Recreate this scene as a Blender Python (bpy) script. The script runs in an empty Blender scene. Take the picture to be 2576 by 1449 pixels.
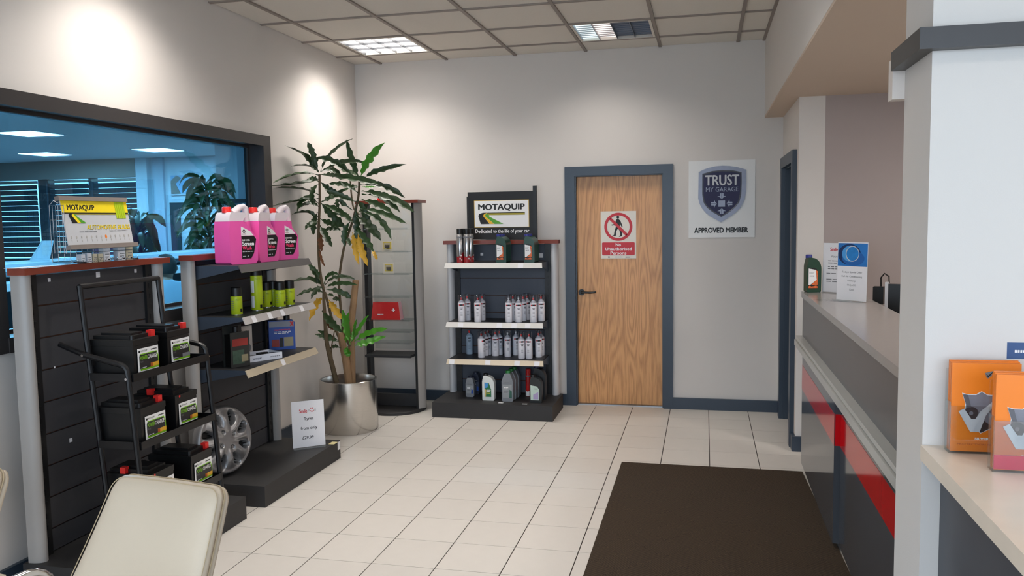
import bpy, bmesh, math, random
from mathutils import Vector, Matrix
random.seed(7)
SC = bpy.context.scene
COL = SC.collection
PI = math.pi

# ------------------------------------------------------------------ camera
FPX, CXP, CYP = 2090.72, 1288.0, 724.5
CAM = Vector((2.10103, -3.46062, 1.56932))
RIGHT = Vector((0.974137, 0.225403, -0.0158256))
DOWN = Vector((0.0033248, -0.0843284, -0.9964325))
FWD = Vector((-0.2259337, 0.9706091, -0.0828968))
cd = bpy.data.cameras.new('camera')
cd.sensor_width = 36.0
cd.lens = FPX / 2576.0 * 36.0
cd.clip_start = 0.05
cam = bpy.data.objects.new('camera', cd)
m = Matrix.Identity(4)
for i in range(3):
    m[i][0] = RIGHT[i]; m[i][1] = -DOWN[i]; m[i][2] = -FWD[i]; m[i][3] = CAM[i]
cam.matrix_world = m
COL.objects.link(cam)
SC.camera = cam

def ray(u, v):
    return RIGHT * ((u - CXP) / FPX) + DOWN * ((v - CYP) / FPX) + FWD
def onx(u, v, x): d = ray(u, v); return CAM + d * ((x - CAM.x) / d.x)
def ony(u, v, y): d = ray(u, v); return CAM + d * ((y - CAM.y) / d.y)
def onz(u, v, z): d = ray(u, v); return CAM + d * ((z - CAM.z) / d.z)

# ------------------------------------------------------------------ world, daylight, exposure
SC.view_settings.view_transform = 'Standard'
SC.view_settings.look = 'None'
SC.view_settings.gamma = 1.0
SC.view_settings.exposure = 0.0
SC.view_settings.use_curve_mapping = False
SC.cycles.use_denoising = True
SC.cycles.max_bounces = 10
SC.cycles.diffuse_bounces = 5
SC.cycles.transparent_max_bounces = 24
SC.cycles.sample_clamp_indirect = 6.0
SC.cycles.caustics_reflective = False
SC.cycles.caustics_refractive = False

SKY = 6.3
w = bpy.data.worlds.new('overcast_sky')
SC.world = w
w.use_nodes = True
nt = w.node_tree
bg = nt.nodes['Background']
bg.inputs['Color'].default_value = (0.68, 0.83, 1.0, 1)
bg.inputs['Strength'].default_value = SKY

def area_light(name, loc, sx, sy, power, col, rot=(0, 0, 0), spread=PI, portal=False, parent=None):
    l = bpy.data.lights.new(name, 'AREA')
    l.shape = 'RECTANGLE'; l.size = sx; l.size_y = sy
    l.energy = power; l.color = col; l.spread = spread
    if portal: l.cycles.is_portal = True
    o = bpy.data.objects.new(name, l)
    o.location = loc; o.rotation_euler = rot
    COL.objects.link(o)
    if parent: o.parent = parent
    return o
# the shop front behind the camera lets the overcast daylight in
area_light('window_portal', (2.05, -5.55, 1.45), 5.7, 2.6, 1.0, (1, 1, 1), (PI / 2, 0, 0), portal=True)
# portal emits along -Z of the lamp: turned to face +y (into the shop)
TROFFER_W = 13.5
TROFFER_COL = (1.0, 0.93, 0.86)
TROFFER_SPREAD = math.radians(132)

# ------------------------------------------------------------------ materials
def lin(c):
    r = []
    for v in c[:3]:
        v = v / 255.0
        r.append(v / 12.92 if v <= 0.04045 else ((v + 0.055) / 1.055) ** 2.4)
    return (r[0], r[1], r[2], 1.0)
MATS = {}
def mat(name, c, rough=0.5, metal=0.0, var=0.05, scale=30.0, bump=0.0, bscale=200.0, spec=0.5, coat=0.0, stretch=None, rnd=0.0):
    if name in MATS: return MATS[name]
    M = bpy.data.materials.new(name); M.use_nodes = True
    n = M.node_tree.nodes; L = M.node_tree.links
    b = n['Principled BSDF']
    b.inputs['Roughness'].default_value = rough
    b.inputs['Metallic'].default_value = metal
    b.inputs['Specular IOR Level'].default_value = spec
    b.inputs['Coat Weight'].default_value = coat
    b.inputs['Coat Roughness'].default_value = 0.08
    base = lin(c)
    tc = n.new('ShaderNodeTexCoord')
    mp = n.new('ShaderNodeMapping')
    L.new(tc.outputs['Object'], mp.inputs['Vector'])
    if stretch: mp.inputs['Scale'].default_value = stretch
    no = n.new('ShaderNodeTexNoise'); no.inputs['Scale'].default_value = scale; no.inputs['Detail'].default_value = 3
    L.new(mp.outputs['Vector'], no.inputs['Vector'])
    mx = n.new('ShaderNodeMix'); mx.data_type = 'RGBA'
    mx.inputs['A'].default_value = tuple(max(0, x * (1 - var)) for x in base[:3]) + (1,)
    mx.inputs['B'].default_value = tuple(min(1, x * (1 + var)) for x in base[:3]) + (1,)
    L.new(no.outputs['Fac'], mx.inputs['Factor'])
    out = mx.outputs['Result']
    if rnd:
        oi = n.new('ShaderNodeObjectInfo')
        mr = n.new('ShaderNodeMapRange'); mr.inputs['To Min'].default_value = 1 - rnd; mr.inputs['To Max'].default_value = 1 + rnd
        L.new(oi.outputs['Random'], mr.inputs['Value'])
        hs = n.new('ShaderNodeHueSaturation')
        L.new(mr.outputs['Result'], hs.inputs['Value']); L.new(out, hs.inputs['Color'])
        out = hs.outputs['Color']
    L.new(out, b.inputs['Base Color'])
    if bump:
        n2 = n.new('ShaderNodeTexNoise'); n2.inputs['Scale'].default_value = bscale; n2.inputs['Detail'].default_value = 2
        L.new(mp.outputs['Vector'], n2.inputs['Vector'])
        bp = n.new('ShaderNodeBump'); bp.inputs['Strength'].default_value = bump; bp.inputs['Distance'].default_value = 0.002
        L.new(n2.outputs['Fac'], bp.inputs['Height']); L.new(bp.outputs['Normal'], b.inputs['Normal'])
    MATS[name] = M
    return M
def emit(name, c, s):
    M = bpy.data.materials.new(name); M.use_nodes = True
    n = M.node_tree.nodes; L = M.node_tree.links
    n.remove(n['Principled BSDF'])
    e = n.new('ShaderNodeEmission'); e.inputs['Color'].default_value = c; e.inputs['Strength'].default_value = s
    L.new(e.outputs[0], n['Material Output'].inputs['Surface'])
    return M
def clear(name, c, gloss, rough=0.05):
    M = bpy.data.materials.new(name); M.use_nodes = True
    n = M.node_tree.nodes; L = M.node_tree.links
    n.remove(n['Principled BSDF'])
    t = n.new('ShaderNodeBsdfTransparent'); t.inputs['Color'].default_value = c
    g = n.new('ShaderNodeBsdfGlossy'); g.inputs['Roughness'].default_value = rough
    f = n.new('ShaderNodeLayerWeight'); f.inputs['Blend'].default_value = 0.25
    mr = n.new('ShaderNodeMapRange'); mr.inputs['To Min'].default_value = gloss * 0.35; mr.inputs['To Max'].default_value = min(1, gloss * 3)
    L.new(f.outputs['Fresnel'], mr.inputs['Value'])
    x = n.new('ShaderNodeMixShader')
    L.new(mr.outputs['Result'], x.inputs['Fac']); L.new(t.outputs[0], x.inputs[1]); L.new(g.outputs[0], x.inputs[2])
    L.new(x.outputs[0], n['Material Output'].inputs['Surface'])
    return M

WALL = mat('wall_paint', (213, 208, 203), 0.75, var=0.015, scale=3, bump=0.12, bscale=350)
SOFFIT = mat('soffit_paint', (205, 186, 168), 0.8, var=0.015, scale=3)
PURPLE = mat('office_paint', (168, 157, 154), 0.8, var=0.015, scale=3)
CEILT = mat('ceiling_tile_white', (224, 219, 210), 0.9, var=0.03, scale=60, bump=0.25, bscale=400, rnd=0.02)
GRID = mat('ceiling_grid_metal', (140, 130, 122), 0.5, var=0.03)
TILE = mat('floor_tile_ceramic', (214, 209, 202), 0.42, var=0.03, scale=14, bump=0.08, bscale=220, rnd=0.025)
GROUT = mat('grout_dark', (52, 44, 40), 0.9, var=0.2, scale=20)
BLUEG = mat('blue_grey_gloss_paint', (48, 60, 74), 0.36, var=0.05, scale=8)
DKGREY = mat('shop_fitting_charcoal', (38, 38, 40), 0.5, var=0.08, scale=20)
PLINTH = mat('plinth_charcoal', (40, 39, 40), 0.6, var=0.1, scale=14, bump=0.15, bscale=300)
SLAT = mat('slat_board_grey', (58, 58, 62), 0.65, var=0.05, scale=15)
GROOVE = mat('slat_groove_brown', (88, 54, 36), 0.8, var=0.1)
POSTM = mat('post_black', (16, 17, 19), 0.45, var=0.08)
COLGREY = mat('column_light_grey', (152, 149, 146), 0.35, var=0.03, scale=8)
REDWOOD = mat('red_brown_laminate', (122, 52, 36), 0.35, var=0.12, scale=9, stretch=(1, 6, 6))
BRACKET = mat('bracket_blue_grey', (52, 62, 76), 0.45, var=0.05)
STRIPW = mat('price_strip_white', (214, 212, 208), 0.3, var=0.03)
STRIPG = mat('price_strip_grey', (82, 78, 78), 0.3, var=0.03)
STRIPC = mat('price_strip_cream', (206, 192, 168), 0.3, var=0.03)
PAPER = mat('paper_white', (226, 226, 230), 0.6, var=0.01)
WHITE = mat('print_white', (236, 236, 236), 0.5, var=0.01)
BLACK = mat('print_black', (14, 14, 15), 0.5, var=0.02)
BLKPL = mat('black_plastic', (13, 13, 14), 0.42, var=0.08, scale=25)
BLKTUBE = mat('black_powder_tube', (12, 12, 15), 0.38, var=0.06)
RED = mat('print_red', (196, 30, 44), 0.45, var=0.03)
REDPL = mat('red_plastic', (226, 44, 40), 0.35, var=0.04)
DRED = mat('print_dark_red', (150, 24, 32), 0.5, var=0.03)
YEL = mat('print_yellow', (246, 218, 28), 0.45, var=0.03)
GOLD = mat('print_gold', (236, 184, 40), 0.45, var=0.04)
OLIVE = mat('print_olive', (160, 148, 36), 0.5, var=0.04)
GREEN = mat('print_green', (84, 158, 42), 0.45, var=0.04)
LIME = mat('lime_can', (176, 196, 34), 0.35, var=0.05)
ORANGE = mat('leaflet_orange', (238, 128, 28), 0.4, var=0.03)
PINKS = mat('leaflet_salmon', (238, 150, 112), 0.35, var=0.02)
GREYP = mat('print_grey', (120, 122, 126), 0.5, var=0.05)
LTGREY = mat('print_light_grey', (196, 198, 202), 0.45, var=0.03)
NAVY = mat('print_navy', (26, 26, 70), 0.55, var=0.06)
BLUEP = mat('print_blue', (30, 74, 160), 0.4, var=0.06)
SKYB = mat('print_sky_blue', (70, 150, 214), 0.4, var=0.06)
DEEPB = mat('print_deep_blue', (14, 44, 92), 0.4, var=0.08)
CHROME = mat('chrome', (215, 215, 218), 0.1, 1.0, var=0.01)
STEEL = mat('brushed_steel', (210, 207, 202), 0.22, 1.0, var=0.1, scale=9, stretch=(1, 1, 40))
SILVER = mat('silver_paint', (156, 156, 158), 0.34, 0.75, var=0.03, scale=10)
SILVG = mat('silver_print', (120, 122, 134), 0.35, 0.4, var=0.15, scale=18)
CREAML = mat('cream_leather', (192, 178, 158), 0.42, var=0.03, scale=8, bump=0.25, bscale=260)
CREAMD = mat('cream_leather_seam', (172, 154, 124), 0.6, var=0.05)
PINKL = mat('pink_screen_wash', (240, 92, 172), 0.3, var=0.05, scale=9, coat=0.3)
FROST = mat('frosted_plastic', (226, 216, 220), 0.35, var=0.02, coat=0.3)
OILG = mat('green_bottle', (20, 62, 46), 0.32, var=0.06)
BLUECAP = mat('blue_cap', (40, 48, 132), 0.4, var=0.05)
GREYBOT = mat('grey_bottle', (128, 132, 138), 0.35, var=0.06)
WHBOT = mat('white_bottle', (224, 228, 226), 0.35, var=0.02)
DKBOT = mat('dark_bottle', (26, 30, 30), 0.3, var=0.06)
BLBOT = mat('dark_blue_bottle', (38, 44, 62), 0.35, var=0.06)
CANW = mat('white_can', (242, 240, 246), 0.35, var=0.03)
CANB = mat('pale_blue_can', (164, 184, 204), 0.35, var=0.03)
CANS = mat('silver_can', (190, 190, 192), 0.22, 0.9, var=0.05)
CTOP = mat('laminate_counter_top', (150, 146, 143), 0.2, var=0.04, scale=50)
CFRONT = mat('laminate_counter_grey', (88, 89, 91), 0.3, var=0.05, scale=12)
CPANEL = mat('gloss_grey_panel', (74, 77, 82), 0.1, var=0.04, scale=6)
CRED = mat('gloss_red_band', (196, 18, 26), 0.1, var=0.03, scale=6)
LEDGE = mat('ledge_light_grey', (176, 175, 170), 0.28, var=0.04, scale=10)
DESKTOP = mat('cream_desk_laminate', (234, 220, 202), 0.26, var=0.05, scale=14)
BARK = mat('plant_bark', (150, 118, 86), 0.85, var=0.25, scale=40, bump=0.6, bscale=60, stretch=(1, 1, 0.4))
STEMM = mat('plant_stem', (92, 78, 56), 0.8, var=0.3, scale=60)
LEAF = mat('leaf_green', (42, 68, 33), 0.42, var=0.3, scale=6, rnd=0.25)
LEAFB = mat('leaf_bright_green', (70, 138, 34), 0.35, var=0.25, scale=6, rnd=0.12)
LEAFY = mat('leaf_yellow', (204, 158, 42), 0.5, var=0.3, scale=10)
LEAFX = mat('leaf_dead_brown', (112, 72, 44), 0.8, var=0.3, scale=12)
SOIL = mat('potting_soil', (38, 30, 24), 0.95, var=0.5, scale=40, bump=0.8, bscale=60)
SKIN = mat('skin', (196, 150, 124), 0.5, var=0.03)
SHIRT = mat('pale_blue_shirt', (176, 206, 226), 0.8, var=0.04)
HAIR = mat('short_dark_hair', (66, 60, 56), 0.7, var=0.2, scale=60)
TROUS = mat('dark_trousers', (36, 38, 46), 0.85, var=0.05)
FARW = mat('far_room_white', (196, 206, 214), 0.7, var=0.02)
FARC = mat('far_room_ceiling', (206, 208, 210), 0.85, var=0.02)
FARF = mat('far_room_floor', (120, 122, 124), 0.5, var=0.05)
FARD = mat('far_room_dark', (44, 50, 56), 0.6, var=0.1)
FARG = mat('far_beam_grey', (122, 122, 116), 0.8, var=0.04)
BOUNCE = mat('forecourt_asphalt', (196, 196, 194), 0.9, var=0.2, scale=4)  # outside ground lightened to throw daylight up at the ceiling
BLUEGLASS = clear('blue_tinted_glass', (0.32, 0.55, 0.68, 1), 0.10, 0.01)
ACRYL = clear('clear_acrylic', (0.93, 0.95, 0.95, 1), 0.10, 0.03)
CLEARCAP = clear('clear_cap_plastic', (0.86, 0.87, 0.9, 1), 0.22, 0.1)
WRAP = clear('clear_wrap', (0.95, 0.95, 0.95, 1), 0.35, 0.12)

def door_mat():
    M = bpy.data.materials.new('oak_veneer'); M.use_nodes = True
    n = M.node_tree.nodes; L = M.node_tree.links; b = n['Principled BSDF']
    b.inputs['Roughness'].default_value = 0.38
    tc = n.new('ShaderNodeTexCoord'); mp = n.new('ShaderNodeMapping')
    mp.inputs['Scale'].default_value = (4.6, 1, 0.42)
    L.new(tc.outputs['Object'], mp.inputs['Vector'])
    n1 = n.new('ShaderNodeTexNoise'); n1.inputs['Scale'].default_value = 1.5; n1.inputs['Detail'].default_value = 1.5
    L.new(mp.outputs['Vector'], n1.inputs['Vector'])
    mu = n.new('ShaderNodeMath'); mu.operation = 'MULTIPLY'; mu.inputs[1].default_value = 15
    L.new(n1.outputs['Fac'], mu.inputs[0])
    fr = n.new('ShaderNodeMath'); fr.operation = 'PINGPONG'; fr.inputs[1].default_value = 0.5
    L.new(mu.outputs[0], fr.inputs[0])
    mp2 = n.new('ShaderNodeMapping'); mp2.inputs['Scale'].default_value = (120, 1, 5)
    L.new(tc.outputs['Object'], mp2.inputs['Vector'])
    n2 = n.new('ShaderNodeTexNoise'); n2.inputs['Scale'].default_value = 1.6; n2.inputs['Detail'].default_value = 3
    L.new(mp2.outputs['Vector'], n2.inputs['Vector'])
    ad = n.new('ShaderNodeMath'); ad.operation = 'MULTIPLY_ADD'; ad.inputs[1].default_value = 0.8
    L.new(fr.outputs[0], ad.inputs[0]); L.new(n2.outputs['Fac'], ad.inputs[2])
    cr = n.new('ShaderNodeValToRGB')
    cr.color_ramp.elements[0].position = 0.3; cr.color_ramp.elements[0].color = lin((164, 110, 62))
    cr.color_ramp.elements[1].position = 0.85; cr.color_ramp.elements[1].color = lin((214, 158, 102))
    L.new(ad.outputs[0], cr.inputs['Fac']); L.new(cr.outputs['Color'], b.inputs['Base Color'])
    return M
OAK = door_mat()

def mat_mat():
    M = bpy.data.materials.new('ribbed_mat_brown'); M.use_nodes = True
    n = M.node_tree.nodes; L = M.node_tree.links; b = n['Principled BSDF']
    b.inputs['Roughness'].default_value = 0.9
    b.inputs['Specular IOR Level'].default_value = 0.2
    tc = n.new('ShaderNodeTexCoord')
    outs = []
    for a in (0.55, -0.55):
        mp = n.new('ShaderNodeMapping'); mp.inputs['Rotation'].default_value = (0, 0, a)
        L.new(tc.outputs['Object'], mp.inputs['Vector'])
        wv = n.new('ShaderNodeTexWave'); wv.inputs['Scale'].default_value = 34; wv.inputs['Distortion'].default_value = 0.6
        wv.bands_direction = 'Y'; L.new(mp.outputs['Vector'], wv.inputs['Vector']); outs.append(wv)
    ck = n.new('ShaderNodeTexChecker'); ck.inputs['Scale'].default_value = 7.0
    mp = n.new('ShaderNodeMapping'); mp.inputs['Rotation'].default_value = (0, 0, 0.785)
    L.new(tc.outputs['Object'], mp.inputs['Vector']); L.new(mp.outputs['Vector'], ck.inputs['Vector'])
    mx = n.new('ShaderNodeMix'); mx.data_type = 'FLOAT'
    L.new(ck.outputs['Fac'], mx.inputs['Factor']); L.new(outs[0].outputs['Fac'], mx.inputs['A']); L.new(outs[1].outputs['Fac'], mx.inputs['B'])
    no = n.new('ShaderNodeTexNoise'); no.inputs['Scale'].default_value = 500
    L.new(tc.outputs['Object'], no.inputs['Vector'])
    ml = n.new('ShaderNodeMath'); ml.operation = 'MULTIPLY'
    L.new(mx.outputs['Result'], ml.inputs[0]); L.new(no.outputs['Fac'], ml.inputs[1])
    cr = n.new('ShaderNodeValToRGB')
    cr.color_ramp.elements[0].position = 0.06; cr.color_ramp.elements[0].color = lin((33, 27, 25))
    cr.color_ramp.elements[1].position = 0.55; cr.color_ramp.elements[1].color = lin((92, 77, 60))
    L.new(ml.outputs[0], cr.inputs['Fac']); L.new(cr.outputs['Color'], b.inputs['Base Color'])
    bp = n.new('ShaderNodeBump'); bp.inputs['Strength'].default_value = 0.5; bp.inputs['Distance'].default_value = 0.003
    L.new(mx.outputs['Result'], bp.inputs['Height']); L.new(bp.outputs['Normal'], b.inputs['Normal'])
    return M
MATM = mat_mat()

# ------------------------------------------------------------------ mesh helpers
class MB:
    def __init__(s): s.bm = bmesh.new(); s.mats = []
    def mi(s, m):
        if m is None: return 0
        if m not in s.mats: s.mats.append(m)
        return s.mats.index(m)
    def box(s, x0, y0, z0, x1, y1, z1, m=None, M=None, taper=None):
        i = s.mi(m); v = []
        for z in (z0, z1):
            for (x, y) in ((x0, y0), (x1, y0), (x1, y1), (x0, y1)):
                if taper and z == z1:
                    cx, cy = (x0 + x1) / 2, (y0 + y1) / 2
                    x = cx + (x - cx) * taper; y = cy + (y - cy) * taper
                p = Vector((x, y, z)); v.append(s.bm.verts.new(M @ p if M else p))
        for f in ((3, 2, 1, 0), (4, 5, 6, 7), (0, 1, 5, 4), (1, 2, 6, 5), (2, 3, 7, 6), (3, 0, 4, 7)):
            fc = s.bm.faces.new([v[k] for k in f]); fc.material_index = i
        return s
    def quad(s, pts, m=None):
        fc = s.bm.faces.new([s.bm.verts.new(Vector(p)) for p in pts]); fc.material_index = s.mi(m); return s
    def prism(s, poly, y0, y1, m=None, M=None):
        """poly: list of (x,z), counter-clockwise seen from the front (-y); extruded y0 (front) to y1 (back)."""
        i = s.mi(m)
        T = (lambda p: M @ p) if M else (lambda p: p)
        a = [s.bm.verts.new(T(Vector((x, y0, z)))) for x, z in poly]
        b = [s.bm.verts.new(T(Vector((x, y1, z)))) for x, z in poly]
        n = len(poly)
        fs = [s.bm.faces.new(a), s.bm.faces.new(b[::-1])]
        for k in range(n):
            fs.append(s.bm.faces.new((a[(k + 1) % n], a[k], b[k], b[(k + 1) % n])))
        for f in fs: f.material_index = i
        return s
    def slab(s, poly, z0, z1, m=None):
        """poly: list of (x,y) extruded in z"""
        i = s.mi(m)
        a = [s.bm.verts.new((x, y, z0)) for x, y in poly]
        b = [s.bm.verts.new((x, y, z1)) for x, y in poly]
        n = len(poly)
        fs = [s.bm.faces.new(a[::-1]), s.bm.faces.new(b)]
        for k in range(n):
            fs.append(s.bm.faces.new((a[k], a[(k + 1) % n], b[(k + 1) % n], b[k])))
        for f in fs: f.material_index = i
        return s
    def tube(s, pts, r, seg=10, m=None, cap=True, rads=None):
        i = s.mi(m); pts = [Vector(p) for p in pts]; rings = []
        up = None
        for k, p in enumerate(pts):
            if k == 0: t = pts[1] - pts[0]
            elif k == len(pts) - 1: t = pts[-1] - pts[-2]
            else: t = (pts[k + 1] - pts[k]).normalized() + (pts[k] - pts[k - 1]).normalized()
            t.normalize()
            if up is None:
                up = Vector((0, 0, 1)) if abs(t.z) < 0.9 else Vector((1, 0, 0))
            a = t.cross(up)
            if a.length < 1e-4: a = t.cross(Vector((0, 1, 0)))
            a.normalize(); b = a.cross(t).normalized(); up = b
            rr = rads[k] if rads else r
            rings.append([s.bm.verts.new(p + a * rr * math.cos(2 * PI * j / seg) + b * rr * math.sin(2 * PI * j / seg)) for j in range(seg)])
        for k in range(len(rings) - 1):
            for j in range(seg):
                f = s.bm.faces.new((rings[k][j], rings[k + 1][j], rings[k + 1][(j + 1) % seg], rings[k][(j + 1) % seg])); f.material_index = i
        if cap:
            for q in (rings[0], rings[-1][::-1]):
                f = s.bm.faces.new(q); f.material_index = i
        return s
    def lathe(s, prof, seg=24, m=None, c=(0, 0), a0=0.0, a1=2 * PI, sx=1.0, sy=1.0, mats=None):
        full = abs(a1 - a0 - 2 * PI) < 1e-6
        nn = seg if full else seg + 1
        rings = []
        for r, z in prof:
            if r < 1e-6:
                rings.append([s.bm.verts.new((c[0], c[1], z))] * nn)
            else:
                rings.append([s.bm.verts.new((c[0] + sx * r * math.cos(a0 + (a1 - a0) * j / seg), c[1] + sy * r * math.sin(a0 + (a1 - a0) * j / seg), z)) for j in range(nn)])
        for k in range(len(prof) - 1):
            i = s.mi(mats[k] if mats else m)
            for j in range(seg):
                jj = (j + 1) % nn
                q = [rings[k][j], rings[k][jj], rings[k + 1][jj], rings[k + 1][j]]
                u = []
                for x in q:
                    if x not in u: u.append(x)
                if len(u) >= 3:
                    try:
                        f = s.bm.faces.new(u); f.material_index = i
                    except ValueError: pass
        return s
    def build(s, name, m=None, parent=None, bevel=0.0, seg=2, smooth=True, ang=35):
        if bevel:
            es = [e for e in s.bm.edges if len(e.link_faces) == 2 and e.calc_face_angle(0) > math.radians(30)]
            bmesh.ops.bevel(s.bm, geom=es, offset=bevel, segments=seg, affect='EDGES', profile=0.6, clamp_overlap=True)
        bmesh.ops.recalc_face_normals(s.bm, faces=s.bm.faces[:])
        me = bpy.data.meshes.new(name)
        s.bm.to_mesh(me); s.bm.free()
        for x in s.mats: me.materials.append(x)
        if not s.mats and m: me.materials.append(m)
        if smooth:
            me.polygons.foreach_set('use_smooth', [True] * len(me.polygons))
            me.set_sharp_from_angle(angle=math.radians(ang))
        o = bpy.data.objects.new(name, me); COL.objects.link(o)
        if parent: o.parent = parent
        return o

def tag(o, label=None, cat=None, group=None, kind=None):
    if label: o['label'] = label
    if cat: o['category'] = cat
    if group: o['group'] = group
    if kind: o['kind'] = kind
    return o
def empty(name, loc, label=None, cat=None, group=None, rz=0.0, kind=None, rx=0.0):
    o = bpy.data.objects.new(name, None); o.empty_display_size = 0.05
    o.location = loc; o.rotation_euler = (rx, 0, rz); COL.objects.link(o)
    return tag(o, label, cat, group, kind)
KIDS = {}
def dup(root, loc, rz, label, group=None):
    r = root.copy(); COL.objects.link(r); r.location = loc; r.rotation_euler = (root.rotation_euler.x, 0, rz)
    r['label'] = label
    if group: r['group'] = group
    for ch in list(root.children):
        c = ch.copy(); COL.objects.link(c); c.parent = r
        for g in list(ch.children):
            d = g.copy(); COL.objects.link(d); d.parent = c
    return r
def B(name, x0, y0, z0, x1, y1, z1, m, parent=None, bevel=0.0, seg=1):
    return MB().box(x0, y0, z0, x1, y1, z1).build(name, m, parent, bevel, seg)
def decal(parent, x0, z0, x1, z1, y, m, name='label', t=0.0006):
    return MB().box(x0, y - t, z0, x1, y, z1).build(name, m, parent, smooth=False)
TXT = {}
def _text_mesh(s, bold, shear):
    key = (s, bold, shear)
    if key not in TXT:
        cu = bpy.data.curves.new('txt', 'FONT'); cu.body = s; cu.size = 1.0
        cu.shear = shear; cu.resolution_u = 3
        ob = bpy.data.objects.new('txt', cu)
        me = bpy.data.meshes.new_from_object(ob)
        vs = [v.co.copy() for v in me.vertices]; fs = [tuple(p.vertices) for p in me.polygons]
        bpy.data.objects.remove(ob); bpy.data.curves.remove(cu); bpy.data.meshes.remove(me)
        if bold:     # heavier strokes: the same outlines laid over each other, slightly shifted
            n0 = len(vs); v0, f0 = vs, fs; vs, fs = [], []
            for k, (dx, dy) in enumerate(((0, 0), (bold, 0), (-bold, 0), (0, bold * .6), (0, -bold * .6))):
                vs += [Vector((v.x + dx, v.y + dy, k)) for v in v0]; fs += [tuple(i + k * n0 for i in f) for f in f0]
        xs = [v.x for v in vs]; ys = [v.y for v in vs]
        x0, x1, y0, y1 = min(xs), max(xs), min(ys), max(ys)
        TXT[key] = ([((v.x - x0) / (x1 - x0), (v.y - y0) / (y1 - y0), v.z) for v in vs], fs)
    return TXT[key]
def text(parent, s, x0, z0, x1, z1, y, m, bold=0.02, name='lettering', shear=0.0, f=None):
    vs, fs = _text_mesh(s, bold, shear)
    f = f or (lambda X, Z: (X, y, Z))
    me = bpy.data.meshes.new(name)
    P = [(f(x0 + u * (x1 - x0), z0 + v * (z1 - z0)), k) for u, v, k in vs]
    me.from_pydata([(p[0], p[1] - k * 5e-5, p[2]) for p, k in P], [], fs)
    me.materials.append(m)
    o = bpy.data.objects.new(name, me); COL.objects.link(o); o.parent = parent
    return o
def flat(parent, poly, y, m, name='print', t=0.0008):
    return MB().prism(poly, y - t, y).build(name, m, parent, smooth=False)
def ell(cx, cz, rx, rz, n=28, a0=0.0, a1=2 * PI):
    return [(cx + rx * math.cos(a0 + (a1 - a0) * k / n), cz + rz * math.sin(a0 + (a1 - a0) * k / n)) for k in range(n)]
def ring(parent, cx, cz, r0, r1, y, m, name='print', n=40, t=0.0008):
    b = MB(); i = b.mi(m)
    v = []
    for yy in (y - t, y):
        for r in (r0, r1):
            v.append([b.bm.verts.new((cx + r * math.cos(2 * PI * k / n), yy, cz + r * math.sin(2 * PI * k / n))) for k in range(n)])
    for k in range(n):
        q = (k + 1) % n
        b.bm.faces.new((v[0][k], v[0][q], v[1][q], v[1][k])); b.bm.faces.new((v[1][k], v[1][q], v[3][q], v[3][k]))
        b.bm.faces.new((v[0][q], v[0][k], v[2][k], v[2][q])); b.bm.faces.new((v[2][k], v[3][k], v[3][q], v[2][q]))
    return b.build(name, m, parent, smooth=False)
def struct(o, label=None): o['kind'] = 'structure'; return o
def lines(parent, x0, x1, zs, h, y, m, name='small_print'):
    b = MB()
    for k, z in enumerate(zs):
        x = x0
        xe = x1 - (x1 - x0) * (0.18 if k % 2 else 0.0)
        while x < xe - 0.001:
            ww = random.uniform(0.012, 0.03) * (x1 - x0) / 0.12
            b.box(x, y - 0.0006, z, min(xe, x + ww), y, z + h); x += ww + 0.006 * (x1 - x0) / 0.12
    o = b.build(name, m, parent, smooth=False); o['kind'] = 'stuff'; return o

# ================================================================== SETTING
FRAMEM = mat('window_frame_grey', (54, 51, 51), 0.4, var=0.05)  # blue-grey frame paint with the warm room lighting put into its colour
LX = -0.855          # left wall face
BY = 3.37            # back wall face
CZ = 2.915           # ceiling
SZ = 2.326           # soffit over the counter
PXL, PY0, PY1 = 2.607, -1.35, -1.085   # pillar by the desk

b = MB()
WY0, WY1, WZ0, WZ1 = -0.50, 1.745, 1.075, 2.112
b.box(LX - 0.12, -5.5, 0, LX, BY + 0.15, WZ0)
b.box(LX - 0.12, -5.5, WZ1, LX, BY + 0.15, CZ + 0.05)
b.box(LX - 0.12, -5.5, WZ0, LX, WY0, WZ1)
b.box(LX - 0.12, WY1, WZ0, LX, BY + 0.15, WZ1)
struct(b.build('wall_left', WALL, smooth=False))
DX0, DX1, DZ = 1.045, 1.785, 1.925
b = MB()
b.box(LX, BY, 0, DX0, BY + 0.15, CZ + 0.05)
b.box(DX1, BY, 0, 5.2, BY + 0.15, CZ + 0.05)
b.box(DX0, BY, DZ, DX1, BY + 0.15, CZ + 0.05)
b.box(DX0 - .05, BY + 0.13, 0, DX1 + .05, BY + 0.17, DZ + .05)
struct(b.build('wall_back', WALL, smooth=False))
# side wall with the second doorway, and the wall behind the counter
RX, OY = 2.69, 2.25
D2a, D2b, D2z = 2.42, 3.16, 1.925
b = MB()
b.box(RX, OY, 0, RX + 0.16, D2a, SZ)
b.box(RX, D2b, 0, RX + 0.16, BY, SZ)
b.box(RX, D2a, D2z, RX + 0.16, D2b, SZ)
struct(b.build('wall_right', WALL, smooth=False))
struct(B('wall_office', RX + 0.16, OY, 0, 5.2, OY + 0.15, SZ, PURPLE))
b = MB(); b.box(2.55, PY1, SZ + 0.01, 5.2, BY, CZ + 0.05)
struct(b.build('wall_bulkhead', WALL, smooth=False))
struct(B('ceiling_soffit', 2.551, PY1, SZ - 0.004, 5.2, BY, SZ + 0.01, SOFFIT))
struct(B('wall_pillar', PXL, PY0, 0, 5.2, PY1, CZ + 0.05, WALL))
struct(B('wall_outer', 5.2, -5.5, 0, 5.35, BY + 0.15, CZ + 0.05, WALL))
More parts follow.
